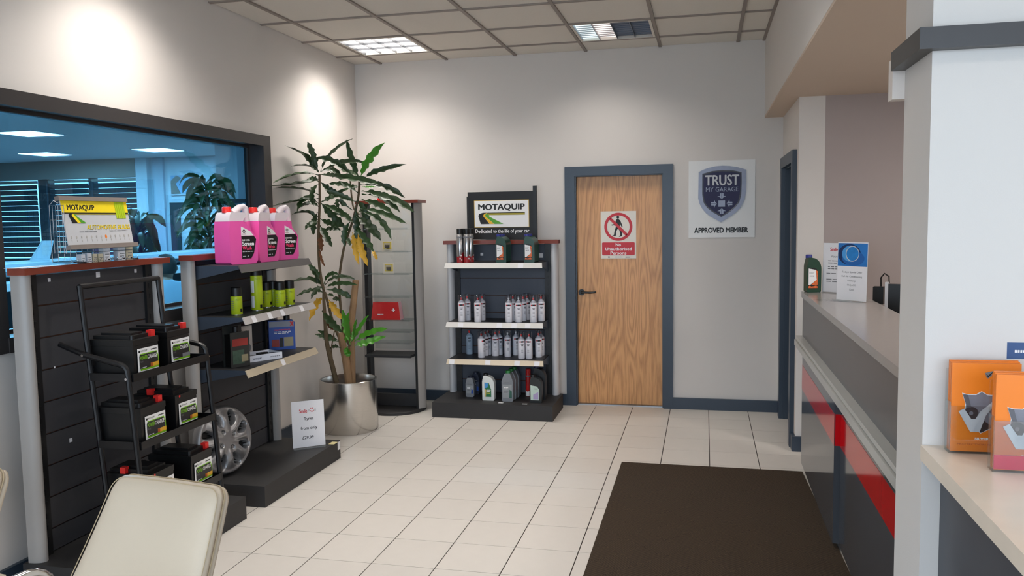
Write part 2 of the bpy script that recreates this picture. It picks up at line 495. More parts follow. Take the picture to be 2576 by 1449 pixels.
# shop front behind the camera
b = MB()
b.box(LX - 0.12, -5.62, 0, 5.35, -5.5, 0.12)
b.box(LX - 0.12, -5.62, 2.72, 5.35, -5.5, CZ + 0.05)
b.box(LX - 0.12, -5.62, 0.12, LX + 0.08, -5.5, 2.72)
for x in (0.55, 1.95, 3.35): b.box(x, -5.62, 0.12, x + 0.08, -5.5, 2.72)
b.box(4.85, -5.62, 0.12, 5.35, -5.5, 2.72)
struct(b.build('wall_front', FRAMEM, smooth=False))
struct(B('forecourt', -12, -40, -0.3, 16, -5.65, -0.12, BOUNCE))  # unseen slab outside, added for its bounce into the shop

# ---- floor: every tile a piece
FS = 0.305
floor = struct(B('floor', LX - 0.1, -5.6, -0.2, 5.3, BY + 0.18, -0.003, GROUT))
tm = MB(); tm.box(0.0026, 0.0016, -0.006, FS - 0.0026, FS - 0.0016, 0.0, TILE)
t0 = tm.build('floor_tile', None, floor, bevel=0.001)
t0.location = (-3 * FS, -12 * FS, 0)
for i in range(-3, 9):
    for j in range(-12, 12):
        if i == -3 and j == -12: continue
        if (j < -6 and i > 7) or j == 11: continue
        o = t0.copy(); COL.objects.link(o); o.location = (i * FS, j * FS, 0)
# cut tiles along the left, back and right edges joined into pieces of their own
for j in range(-12, 11):
    B('floor_tile', 9 * FS + 0.0018, j * FS + 0.0018, -0.006, 3.3, (j + 1) * FS - 0.0018, 0, TILE, floor)
for i in range(-3, 9):
    B('floor_tile', i * FS + 0.0018, 11 * FS + 0.0018, -0.006, (i + 1) * FS - 0.0018, BY + 0.05, 0, TILE, floor)

# ---- ceiling: tiles on a T-bar grid
ceil_ = struct(B('ceiling', LX - 0.1, -5.6, CZ + 0.03, 2.6, BY + 0.1, CZ + 0.1, GRID))
GX = [LX, -0.615, -0.022, 0.571, 1.157, 1.75, 2.345, 2.55]
GY = [BY, 3.005, 2.405, 1.805, 1.2, 0.6, 0.0, -0.6, -1.2, -1.8, -2.4, -3.0, -3.6, -4.2, -4.8, -5.5]
TROFFERS = {(1, 1): 'lit', (4, 1): 'half', (1, 5): 'lit', (4, 5): 'lit', (1, 12): 'lit', (4, 12): 'lit'}
tshare = {}
for i in range(len(GX) - 1):
    for j in range(len(GY) - 1):
        if (i, j) in TROFFERS: continue
        x0, x1, y1, y0 = GX[i], GX[i + 1], GY[j], GY[j + 1]
        k = (round(x1 - x0, 3), round(y1 - y0, 3))
        if k not in tshare:
            bb = MB().box(0.006, 0.006, 0, k[0] - 0.006, k[1] - 0.006, 0.02)
            o = bb.build('ceiling_tile', CEILT, ceil_, bevel=0.004); tshare[k] = o
        else:
            o = tshare[k].copy(); COL.objects.link(o)
        o.location = (x0, y0, CZ + 0.004)
# desk-side ceiling, beyond the frame
for i in range(4):
    for j in range(7):
        o = B('ceiling_tile', 0.006, 0.006, 0, 0.647, 0.594, 0.02, CEILT, ceil_); o.location = (2.56 + i * 0.653, -5.5 + j * 0.6 , CZ + 0.004)
for x in GX[1:-1]:
    B('grid_bar', x - 0.012, -5.5, CZ - 0.006, x + 0.012, BY, CZ + 0.006, GRID, ceil_)
B('grid_bar', 2.53, -5.5, CZ - 0.006, 2.55, BY, CZ + 0.006, GRID, ceil_)
for y in GY[1:-1]:
    B('grid_bar', LX, y - 0.012, CZ - 0.005, 2.55, y + 0.012, CZ + 0.005, GRID, ceil_)

TUBEW = emit('lit_tube_warm', (1.0, 0.95, 0.9, 1), 4.5)
TUBEC = emit('lit_tube_cool', (0.82, 0.97, 1.0, 1), 1.25)
TUBEP = emit('lit_tube_pinkish', (1.0, 0.86, 0.8, 1), 1.35)
LOUV = mat('louvre_aluminium', (200, 204, 208), 0.25, 0.9, var=0.02)
LOUVB = mat('louvre_blade_grey', (120, 122, 126), 0.35, 0.6, var=0.03)
LOUVD = mat('louvre_unlit_blue_grey', (104, 112, 126), 0.3, 0.5, var=0.05)
def troffer(i, j, state, label):
    x0, x1, y1, y0 = GX[i], GX[i + 1], GY[j], GY[j + 1]
    W, D = x1 - x0 - 0.03, y1 - y0 - 0.03
    t = empty('ceiling_light', ((x0 + x1) / 2, (y0 + y1) / 2, CZ), label, 'ceiling light', 'recessed louvre lights in the ceiling')
    f = MB()
    f.box(-W / 2, -D / 2, -0.004, W / 2, -D / 2 + 0.018, 0.03); f.box(-W / 2, D / 2 - 0.018, -0.004, W / 2, D / 2, 0.03)
    f.box(-W / 2, -D / 2 + 0.018, -0.004, -W / 2 + 0.018, D / 2 - 0.018, 0.03); f.box(W / 2 - 0.018, -D / 2 + 0.018, -0.004, W / 2, D / 2 - 0.018, 0.03)
    f.build('frame', CEILT, t)
    w = (W - 0.036) / 4
    for c in range(4):
        xa = -W / 2 + 0.018 + c * w
        lit = state == 'lit' or c < 2
        mm = (TUBEW if state == 'lit' else (TUBEC if c == 0 else TUBEP)) if lit else LOUVD
        cell = empty('louvre_cell', (0, 0, 0)); cell.parent = t
        MB().box(xa + 0.002, -D / 2 + 0.018, 0.016, xa + w - 0.002, D / 2 - 0.018, 0.026).build('diffuser', mm, cell)
        n = 9 if state == 'half' else 3
        for q in range(1, n):
            yy = -D / 2 + 0.018 + q * (D - 0.036) / n
            B('cross_blade', xa + 0.003, yy - 0.0015, 0.009 if state == 'half' else -0.002, xa + w - 0.003, yy + 0.0015, 0.014, LOUVB if lit else LOUVD, cell)
    for c in range(5):
        xa = -W / 2 + 0.018 + c * w
        B('blade', xa - 0.002, -D / 2 + 0.018, -0.003, xa + 0.002, D / 2 - 0.018, 0.02, LOUVD if state == 'half' else LOUVB, t)
    h = 0.5 if state == 'half' else 1.0
    area_light('tube_glow', (-(W / 4 if state == 'half' else .06), -.05, -0.008), (W - 0.16) * h, D - 0.16, TROFFER_W * h, TROFFER_COL, (0, 0, 0), TROFFER_SPREAD, parent=t)
    return t
TL = {(1, 1): 'fully lit square louvre ceiling light nearest the back left corner', (4, 1): 'half lit square ceiling light with two dark cells above the oak door'}
for k, (ij, st) in enumerate(TROFFERS.items()):
    lab = TL.get(ij, 'lit square louvre ceiling light overhead %s' % ['', '', 'above the left wall window', 'over the middle of the floor mat', 'left of the shop front', 'right of the shop front'][k])
    troffer(ij[0], ij[1], st, lab)

# unseen office lights added under the soffit to brighten it and the office
for k, (x, y) in enumerate(((4.1, .9), (4.1, -.5))):
    t = empty('ceiling_light', (x, y, SZ - .004), 'round surface light under the soffit behind the counter, %s' % ('farther one' if k == 0 else 'nearer one'), 'ceiling light')
    MB().lathe([(0, -.03), (.14, -.03), (.15, -.02), (.15, 0), (0, 0)], 28).build('diffuser', emit('office_lamp_glass', (1, .95, .9, 1), 3.0), t)
    area_light('lamp_glow', (0, 0, -.036), .26, .26, 20, (1.0, .92, .86), parent=t)

t = empty('ceiling_light', (3.35, -2.5, CZ), 'round surface light above the cream desk', 'ceiling light')  # out-of-view lamp added to brighten the cream desk
MB().lathe([(0, -.03), (.14, -.03), (.15, -.02), (.15, 0), (0, 0)], 28).build('diffuser', emit('desk_lamp_glass', (1, .95, .9, 1), 3.0), t)
area_light('lamp_glow', (0, 0, -.036), .26, .26, 5, (1.0, .93, .86), parent=t)

# ---- window in the left wall
win = struct(empty('window_1', (LX, (WY0 + WY1) / 2, WZ0)))
def wbox(name, x0, y0, z0, x1, y1, z1, m, bev=0.006):
    o = B(name, x0, y0, z0, x1, y1, z1, m, None, bev, 2); o.parent = win
    o.matrix_parent_inverse = Matrix.Translation(-Vector(win.location)); return o
A = 0.075; A0 = 0.02
wbox('architrave', LX, WY0 - A, WZ1 - A0, LX + 0.03, WY1 + A, WZ1 + 0.05, FRAMEM, 0.012)
wbox('architrave', LX, WY1 - A0, WZ0 - 0.05, LX + 0.03, WY1 + A, WZ1 - A0, FRAMEM, 0.012)
wbox('architrave', LX, WY0 - A, WZ0 - 0.05, LX + 0.03, WY0 + A0, WZ1 - A0, FRAMEM, 0.012)
wbox('jamb', LX - 0.12, WY1 - 0.012, WZ0, LX, WY1 + 0.002, WZ1, FRAMEM, 0)
wbox('jamb', LX - 0.12, WY0 - 0.002, WZ0, LX, WY0 + 0.012, WZ1, FRAMEM, 0)
wbox('head', LX - 0.12, WY0 + .012, WZ1 - 0.012, LX, WY1 - .012, WZ1 + 0.002, FRAMEM, 0)
wbox('sill', LX - 0.12, WY0 + .012, WZ0 - 0.05, LX + 0.035, WY1 - .02, WZ0 + 0.016, FRAMEM, 0.006)
for (ya, za, yb, zb) in ((WY0 + .012, WZ0 + .016, WY0 + .03, WZ1 - .012), (WY1 - .03, WZ0 + .016, WY1 - .012, WZ1 - .012), (WY0 + .03, WZ0 + .016, WY1 - .03, WZ0 + .034), (WY0 + .03, WZ1 - .03, WY1 - .03, WZ1 - .012)):
    wbox('glazing_bead', LX - 0.115, ya, za, LX - 0.085, yb, zb, FRAMEM, 0)
wbox('pane', LX - 0.103, WY0 + .025, WZ0 + .03, LX - 0.097, WY1 - .025, WZ1 - .025, BLUEGLASS, 0)

# ---- oak door
dr = struct(empty('door_1', (DX0, BY, 0)))
def dbox(name, x0, y0, z0, x1, y1, z1, m, par=None, bev=0.0):
    o = B(name, x0 - DX0, y0 - BY, z0, x1 - DX0, y1 - BY, z1, m, par or dr, bev, 2); return o
leaf = dbox('door_leaf', 1.066, 3.425, 0.008, 1.764, 3.465, 1.905, OAK, bev=0.002)
for (a, c) in ((DX0 - 0.07, DX0 + 0.012), (DX1 - 0.012, DX1 + 0.065)):
    dbox('architrave', a, BY - 0.024, 0, c, BY, DZ - 0.012, BLUEG, bev=0.008)
dbox('architrave', DX0 - 0.07, BY - 0.024, DZ - 0.012, DX1 + 0.065, BY, DZ + 0.062, BLUEG, bev=0.008)
dbox('door_lining', DX0, BY, 0, DX0 + 0.02, BY + 0.13, DZ, BLUEG); dbox('door_lining', DX1 - 0.02, BY, 0, DX1, BY + 0.13, DZ, BLUEG)
dbox('door_lining', DX0 + .02, BY, DZ - 0.02, DX1 - .02, BY + 0.13, DZ, BLUEG)
dbox('door_stop', DX0 + .018, 3.468, 0, DX1 - .018, 3.49, DZ - .01, BLUEG)
dbox('threshold_strip', DX0 + .02, BY + .02, 0, DX1 - .02, BY + .1, 0.006, mat('threshold_metal', (170, 180, 190), 0.35, 0.8))
h = MB(); hx, hz = 1.097 - DX0, 0.948
h.tube([(hx, .055, hz), (hx, .048, hz)], 0.026, 20); h.tube([(hx, .05, hz), (hx, .015, hz)], 0.01, 12)
h.tube([(hx, .012, hz), (hx + .03, .010, hz + .002), (hx + .075, .012, hz), (hx + .112, .016, hz + .003), (hx + .122, .022, hz + .006)], 0.009, 12)
h.build('door_handle', BLKPL, dr)
MB().tube([(hx, .056, hz - .16), (hx, .05, hz - .16)], 0.02, 18).build('keyhole_cover', BLKPL, dr) if False else None

d2 = struct(empty('door_2', (RX, D2a, 0)))
def d2box(name, x0, y0, z0, x1, y1, z1, m, bev=0.006): return B(name, x0 - RX, y0 - D2a, z0, x1 - RX, y1 - D2a, z1, m, d2, bev, 2)
d2box('door_leaf', RX + 0.1, D2a + .02, 0.01, RX + 0.14, D2b - .02, D2z - .02, mat('door_dark_blue', (40, 50, 64), 0.4), 0.002)
for (a, c) in ((D2a - 0.085, D2a + 0.01), (D2b - 0.01, D2b + 0.085)):
    d2box('architrave', RX - 0.03, a, 0, RX, c, D2z - .01, BLUEG)
d2box('architrave', RX - 0.03, D2a - 0.085, D2z - .01, RX, D2b + 0.085, D2z + 0.07, BLUEG)
d2box('door_lining', RX, D2a, 0, RX + .16, D2a + .018, D2z, BLUEG, 0); d2box('door_lining', RX, D2b - .018, 0, RX + .16, D2b, D2z, BLUEG, 0)
d2box('door_lining', RX, D2a + .018, D2z - .018, RX + .16, D2b - .018, D2z, BLUEG, 0)

# ---- skirting and rail
for n, a in (('baseboard_back', (LX + .02, BY - 0.022, 0, DX0 - 0.07, BY, 0.092)), ('baseboard_back_right', (DX1 + 0.065, BY - 0.022, 0, RX, BY, 0.092)),
             ('baseboard_left', (LX, -5.5, 0, LX + 0.02, BY, 0.092)), ('baseboard_right', (RX - 0.022, D2b + 0.085, 0, RX, BY - .022, 0.092)),
             ('baseboard_office', (RX - 0.022, OY - 0.022, 0, 5.2, OY, 0.1)), ('baseboard_right_near', (RX - .022, OY, 0, RX, D2a - .085, 0.1))):
    struct(B(n, *a, BLUEG, None, 0.006, 2))
struct(B('trim_1', PXL - 0.035, PY0 - 0.035, 1.937, 5.2, PY1 - 0.0, 1.985, FRAMEM, None, 0.012, 2))
jb = B('junction_box', -0.06, 0, -0.05, 0.08, 0.05, 0.055, mat('cable_box_white', (222, 212, 204), 0.4), None, 0.006, 2)
jb.location = (PXL + 0.03, PY1 + 0.001, 1.915)
tag(jb, 'small cream plastic cable box fixed behind the pillar below the dark rail', 'cable box')

# ================================================================== ROOM BEYOND THE BLUE WINDOW
FZ, FY, FX0 = 2.8, 10.2, -12.2
struct(B('floor_far_room', FX0, -3, -0.2, LX - 0.121, FY + .2, 0, FARF))
struct(B('ceiling_far_room', FX0, -3, FZ, LX - 0.121, FY + .2, FZ + 0.1, FARC))
b = MB()
fx = lambda px: ony(px, 540, FY).x
WA, WB = -11.6, fx(356)
b.box(FX0, FY, 0, WA, FY + .15, FZ); b.box(WB, FY, 0, LX - 0.121, FY + .15, FZ)
b.box(WA, FY, 0, WB, FY + .15, 0.9)
struct(b.build('wall_far_back', FARW, smooth=False))
struct(B('trim_far_beam', WA, FY - .12, 2.46, WB, FY + .15, FZ, FARG))
struct(B('wall_far_left', FX0 - .1, -3, 0, FX0, FY, FZ, FARW)); struct(B('wall_far_front', FX0, -3.1, 0, LX - .12, -3, FZ, FARW))
struct(B('wall_far_right', LX - .2, BY + .15, 0, LX - .121, FY, FZ, FARW))
bx = [WA + .02, fx(101), fx(130), fx(231), fx(240), WB - .02]
for k, (a, c, lab) in enumerate(((bx[0], bx[1], 'leftmost'), (bx[2], bx[3], 'middle'), (bx[4], bx[5], 'rightmost'))):
    wn = struct(empty('window_%d' % (k + 2), ((a + c) / 2, FY, 0.9)))
    f = MB(); W = (c - a) / 2
    f.box(-W - .04, 0, 0, -W, .12, 1.56); f.box(W, 0, 0, W + .04, .12, 1.56); f.box(-W, 0, 0, W, .12, .05)
    f.build('window_frame', FARD, wn)
    bl = empty('venetian_blind', ((a + c) / 2, FY - 0.03, 2.44), '%s of three grey venetian blinds on the far wall beyond the blue window' % lab, 'blind', 'venetian blinds beyond the blue window')
    B('head_rail', -W, -.02, -.05, W, .02, 0.0, FARG, bl)
    s0 = MB().box(-W + .01, -.004, -0.045, W - .01, .004, 0.045).build('slat', FARD, bl)
    s0.rotation_euler = (0.12, 0, 0); s0.location = (0, 0, -0.12)
    for q in range(1, 14):
        s = s0.copy(); COL.objects.link(s); s.location = (0, 0, -0.12 - 0.1 * q)
struct(B('trim_far_mullion', bx[1] + .04, FY - .05, 0.9, bx[2] - .04, FY + .12, 2.46, FARD)); struct(B('trim_far_mullion_2', bx[3] + .04 - .03, FY - .05, 0.9, bx[4] - .04 + .03, FY + .12, 2.46, FARD))
FARLIT = emit('far_panel_lit', (0.95, 0.98, 1.0, 1), 14.0)
for k, (cs, lab) in enumerate((((0, 333, 145, 337), 'nearest lit square ceiling panel seen through the blue window'), ((57, 386, 170, 388), 'lit ceiling panel furthest left beyond the blue window'), ((342, 375, 453, 377), 'lit ceiling panel right of the others beyond the blue window'))):
    p = (onz(cs[0], cs[1], FZ) + onz(cs[2], cs[3], FZ)) / 2
    t = empty('ceiling_light', (p.x, p.y, FZ), lab, 'ceiling light', 'square ceiling panels of the far room')
    B('frame', -.31, -.31, -.008, .31, .31, 0, FARW, t); B('panel', -.285, -.285, -.014, .285, .285, -.008, FARLIT, t)
    area_light('panel_glow', (0, 0, -0.03), 0.55, 0.55, 210, (0.9, 0.96, 1.0), parent=t)
for k, (x, y) in enumerate(((-3.0, 5.6), (-3.2, 2.0), (-6.5, 1.5))):
    t = empty('ceiling_light', (x, y, FZ), ['lit ceiling panel of the far room hidden by the window head, nearest the far pillar', 'lit ceiling panel of the far room just behind the window wall', 'lit ceiling panel of the far room at its hidden near end'][k], 'ceiling light', 'square ceiling panels of the far room')
    B('frame', -.31, -.31, -.008, .31, .31, 0, FARW, t); B('panel', -.285, -.285, -.014, .285, .285, -.008, FARLIT, t)
    area_light('panel_glow', (0, 0, -0.03), 0.55, 0.55, 210, (0.9, 0.96, 1.0), parent=t)
# pillar, doorway, picture, plants, counter, person
p0, p1 = ony(546, 500, 8.2), ony(600, 500, 8.2)
struct(B('wall_far_pillar', p0.x, 8.2, 0, p1.x, 8.2 + (p1.x - p0.x), FZ, FARW))
struct(B('trim_far_rail', ony(528, 505, 8.1).x, 8.12, ony(560, 508, 8.1).z - .02, ony(625, 505, 8.1).x, 8.18, ony(560, 501, 8.1).z, FARD))
dd = struct(empty('door_3', (fx(432), FY, 0)))
ww = fx(530) - fx(432); dz = ony(480, 509, FY).z
B('architrave', 0, -.05, 0, 0.2, 0, dz - .1, FARD, dd); B('architrave', 0, -.05, dz - .1, ww, 0, dz, FARD, dd); B('architrave', ww - .12, -.05, 0, ww, 0, dz - .1, FARD, dd)
B('door_leaf', .2, -.02, 0, ww - .12, -.005, dz - .1, mat('far_door_pale', (186, 196, 206), 0.6), dd); B('door_post', .42, -.06, 0, .52, -.02, dz - .25, FARD, dd)
q0, q1 = ony(434, 488, FY), ony(492, 440, FY)
pc = empty('wall_picture', ((q0.x + q1.x) / 2, FY, (q0.z + q1.z) / 2), 'framed picture with a grey swoosh on the far wall beyond the blue window', 'picture')
hw, hh = (q1.x - q0.x) / 2, (q1.z - q0.z) / 2
B('frame', -hw - .03, -.03, -hh - .03, hw + .03, 0, hh + .03, FARW, pc); B('print', -hw, -.034, -hh, hw, -.03, hh, mat('far_picture_blue', (120, 170, 205), 0.5), pc)
MB().prism([(-hw, -hh), (-hw * .2, -hh), (-hw * .6, hh * .1), (-hw * .1, hh * .7), (-hw * .5, hh), (-hw, hh * .4)], -.038, -.034).build('swoosh', mat('far_picture_grey', (110, 108, 100), 0.5), pc, smooth=False)
s = MB()
s.box(fx(357), FY - .12, 0, fx(385), FY, FZ); struct(s.build('trim_far_column', FARW, smooth=False))
s = MB(); s.box(fx(395), FY - .06, 0, fx(420), FY, FZ); struct(s.build('trim_far_column_2', mat('far_column_shade', (168, 182, 196), 0.7), smooth=False))  # second column, a darker blue-grey than the first

def leaf_mesh(pts, w, wave=0.1, fold=0.25, seed=0, n=12):
    """tapering leaf blade along a smooth curve through pts (3-D points)"""
    rr = random.Random(seed)
    P = [Vector(p) for p in pts]
    def cur(t):
        if len(P) == 2: return P[0].lerp(P[1], t)
        a, c, d = P; k = c * 2 - (a + d) / 2     # passes through the middle point at t = .5
        return a * (1 - t) ** 2 + k * 2 * t * (1 - t) + d * t * t
    m = MB(); bm = m.bm; rows = []
    ref = Vector((rr.uniform(-.3, .3), -1, rr.uniform(.3, 1.2))).normalized()
    for k in range(n + 1):
        t = k / n; p = cur(t); tg = (cur(min(1, t + .02)) - cur(max(0, t - .02))).normalized()
        s = tg.cross(ref).normalized(); u = s.cross(tg).normalized()
        prof = (0.16 + 0.84 * min(1, max(0, (t - .12) / .22)) ** .8) * (1 - max(0, (t - .66) / .34) ** 2.2) if t > .0 else 0.16
        prof = max(prof, 0.03)
        hw = w * prof
        wl = 1 + wave * math.sin(k * 1.7 + seed); wr = 1 + wave * math.sin(k * 2.1 + seed * 2)
        z1 = fold * hw + wave * w * math.sin(k * 1.9 + seed) * .7; z2 = fold * hw + wave * w * math.sin(k * 1.6 + seed * 3) * .7
        rows.append([bm.verts.new(p - s * hw * wl + u * z1), bm.verts.new(p), bm.verts.new(p + s * hw * wr + u * z2)])
    for k in range(n):
        for q in range(2):
            bm.faces.new((rows[k][q], rows[k][q + 1], rows[k + 1][q + 1], rows[k + 1][q]))
    return m
def bushy(px, py, Y, h, r, n, label, seed):
    base = ony(px, py, Y)
    t = empty('potted_plant', (base.x, base.y, 0), label, 'plant')
    MB().lathe([(0, 0), (.16, 0), (.2, .36), (.17, .36), (.16, .3), (0, .3)], 18).build('pot', FARD, t)
    rr = random.Random(seed)
    MB().tube([(0, 0, .3), (.02, 0, h * .6), (0, 0, h)], 0.02, 8).build('stem', STEMM, t)
    for k in range(n):
        z = .9 + (h - .9) * (k / n) ** .8; a = k * 2.4
        L = r * rr.uniform(.7, 1.1); d = Vector((math.cos(a), math.sin(a), 0))
        leaf_mesh([(0, 0, z), d * L * .55 + Vector((0, 0, z + .14)), d * L + Vector((0, 0, z - .12 * rr.random()))], .05, seed=k, n=7).build('leaf', LEAF, t)
bushy(525, 600, 7.4, 2.15, .42, 60, 'tall dark leafy plant beside the pale pillar beyond the blue window', 3)
bushy(352, 590, 6.2, 1.62, .3, 34, 'small dark plant on the counter side beyond the blue window, right of the bulb sign', 5)

ctr = empty('reception_counter', (-4.3, 4.2, 0), 'long white reception counter with rounded edges beyond the blue window', 'counter')
B('counter_front', -.3, -3.4, 0, .1, 2.6, 1.08, FARD, ctr)
B('counter_top', -.35, -3.5, 1.16, .22, 2.7, 1.225, FARW, ctr, 0.028, 3)
B('counter_shelf', .0, -3.5, 1.0, .42, 2.7, 1.07, mat('far_counter_white', (222, 228, 232), 0.35), ctr, 0.028, 3)
lw = empty('leaflet_stand', (-4.35, onx(112, 608, -4.3).y, 1.2255), 'pale wedge shaped stand on the white counter beyond the blue window', 'stand')
lw.rotation_euler = (0, 0, 0.9)
MB().prism([(-.1, 0), (.06, 0), (.11, .2), (.02, .2)], -.06, .06).build('wedge', FARW, lw, 0.01); B('leaflet', .0, -.063, .06, .06, -.06, .16, FARC, lw)

def person():
    t = empty('person', (-2.98, 3.62, 0), 'person in a pale blue shirt seated with back turned beyond the blue window', 'person', rz=0.75)
    J = {'pelvis': (0, 0, .52, .135), 'waist': (0, -.02, .68, .125), 'chest': (0, -.0, .86, .15), 'neck0': (0, .03, 1.0, .075), 'neck': (0, .05, 1.04, .055), 'head0': (0, .065, 1.085, .075), 'head1': (0, .075, 1.15, .095), 'head2': (0, .07, 1.21, .07)}
    E = [('pelvis', 'waist'), ('waist', 'chest'), ('chest', 'neck0'), ('neck0', 'neck'), ('neck', 'head0'), ('head0', 'head1'), ('head1', 'head2')]
    for s, n in ((-1, 'l'), (1, 'r')):
        J.update({n + 'sh': (s * .17, .0, .96, .065), n + 'el': (s * .24, .12, .74, .045), n + 'wr': (s * .17, .36, .76, .03), n + 'pa': (s * .155, .43, .765, .032),
                  n + 'hip': (s * .1, .04, .5, .095), n + 'kn': (s * .13, .44, .52, .065), n + 'an': (s * .13, .42, .1, .042), n + 'to': (s * .14, .56, .04, .035)})
        E += [('chest', n + 'sh'), (n + 'sh', n + 'el'), (n + 'el', n + 'wr'), (n + 'wr', n + 'pa'), ('pelvis', n + 'hip'), (n + 'hip', n + 'kn'), (n + 'kn', n + 'an'), (n + 'an', n + 'to')]
        for q in range(4):
            J[n + 'f%d' % q] = (s * (.135 + .02 * q), .475, .768, .009); J[n + 'g%d' % q] = (s * (.135 + .02 * q), .52 - .006 * abs(q - 1), .755, .007)
            E += [(n + 'pa', n + 'f%d' % q), (n + 'f%d' % q, n + 'g%d' % q)]
        J[n + 't'] = (s * .11, .43, .76, .01); J[n + 't2'] = (s * .095, .465, .755, .008); E += [(n + 'pa', n + 't'), (n + 't', n + 't2')]
    names = list(J); me = bpy.data.meshes.new('body')
    me.from_pydata([J[k][:3] for k in names], [(names.index(a), names.index(c)) for a, c in E], [])
    o = bpy.data.objects.new('body', me); COL.objects.link(o); o.parent = t
    o.modifiers.new('skin', 'SKIN'); 
    for k, n in enumerate(names):
        me.skin_vertices[0].data[k].radius = (J[n][3], J[n][3])
    me.skin_vertices[0].data[0].use_root = True
    o.modifiers.new('sub', 'SUBSURF').levels = 2; o.modifiers['sub'].render_levels = 2
    dg = bpy.context.evaluated_depsgraph_get(); ev = o.evaluated_get(dg)
    bm = bmesh.new(); bm.from_mesh(bpy.data.meshes.new_from_object(ev))
    nm = bpy.data.meshes.new('body')
    for f in bm.faces:
        c = f.calc_center_median(); f.smooth = True
        f.material_index = 2 if c.z < .62 and not (c.y > .3 and c.z > .7) else (0 if (c.z > 1.035 or (c.y > .33 and .6 < c.z < .85)) else 1)
    bm.to_mesh(nm); bm.free()
    for x in (SKIN, SHIRT, TROUS): nm.materials.append(x)
    o.modifiers.clear(); o.data = nm
    MB().lathe([(.0, 1.285), (.05, 1.275), (.085, 1.24), (.103, 1.18), (.1, 1.12), (.085, 1.09)], 20, c=(0, .055)).build('hair', HAIR, t)
    # rear open collar and face details
    for s in (-1, 1):
        MB().lathe([(0, -.008), (.008, 0), (0, .008)], 8).build('eye', BLACK, t).location = (s * .034, .166, 1.155)
        MB().lathe([(0, -.03), (.014, -.01), (.014, .012), (0, .03)], 8).build('ear', SKIN, t).location = (s * .098, .07, 1.14)
    MB().prism([(-.014, 0), (.014, 0), (0, .045)], 0, .02).build('nose', SKIN, t).location = (0, .165, 1.11)
    MB().prism([(-.025, 0), (.025, 0), (.02, .01), (-.02, .01)], 0, .006).build('mouth', DRED, t).location = (0, .152, 1.075)
    ch = empty('office_chair', (-2.98, 3.62, 0), 'dark office chair under the person beyond the blue window', 'chair', rz=0.75)
    B('seat', -.23, -.12, .36, .23, .36, .42, FARD, ch, 0.02, 2); MB().tube([(0, .1, .06), (0, .1, .36)], .025, 12).build('post', FARD, ch)
    for k in range(5):
        a = k * 2 * PI / 5; MB().tube([(0, .1, .07), (.26 * math.cos(a), .1 + .26 * math.sin(a), .03)], .018, 8).build('leg', FARD, ch)
person()

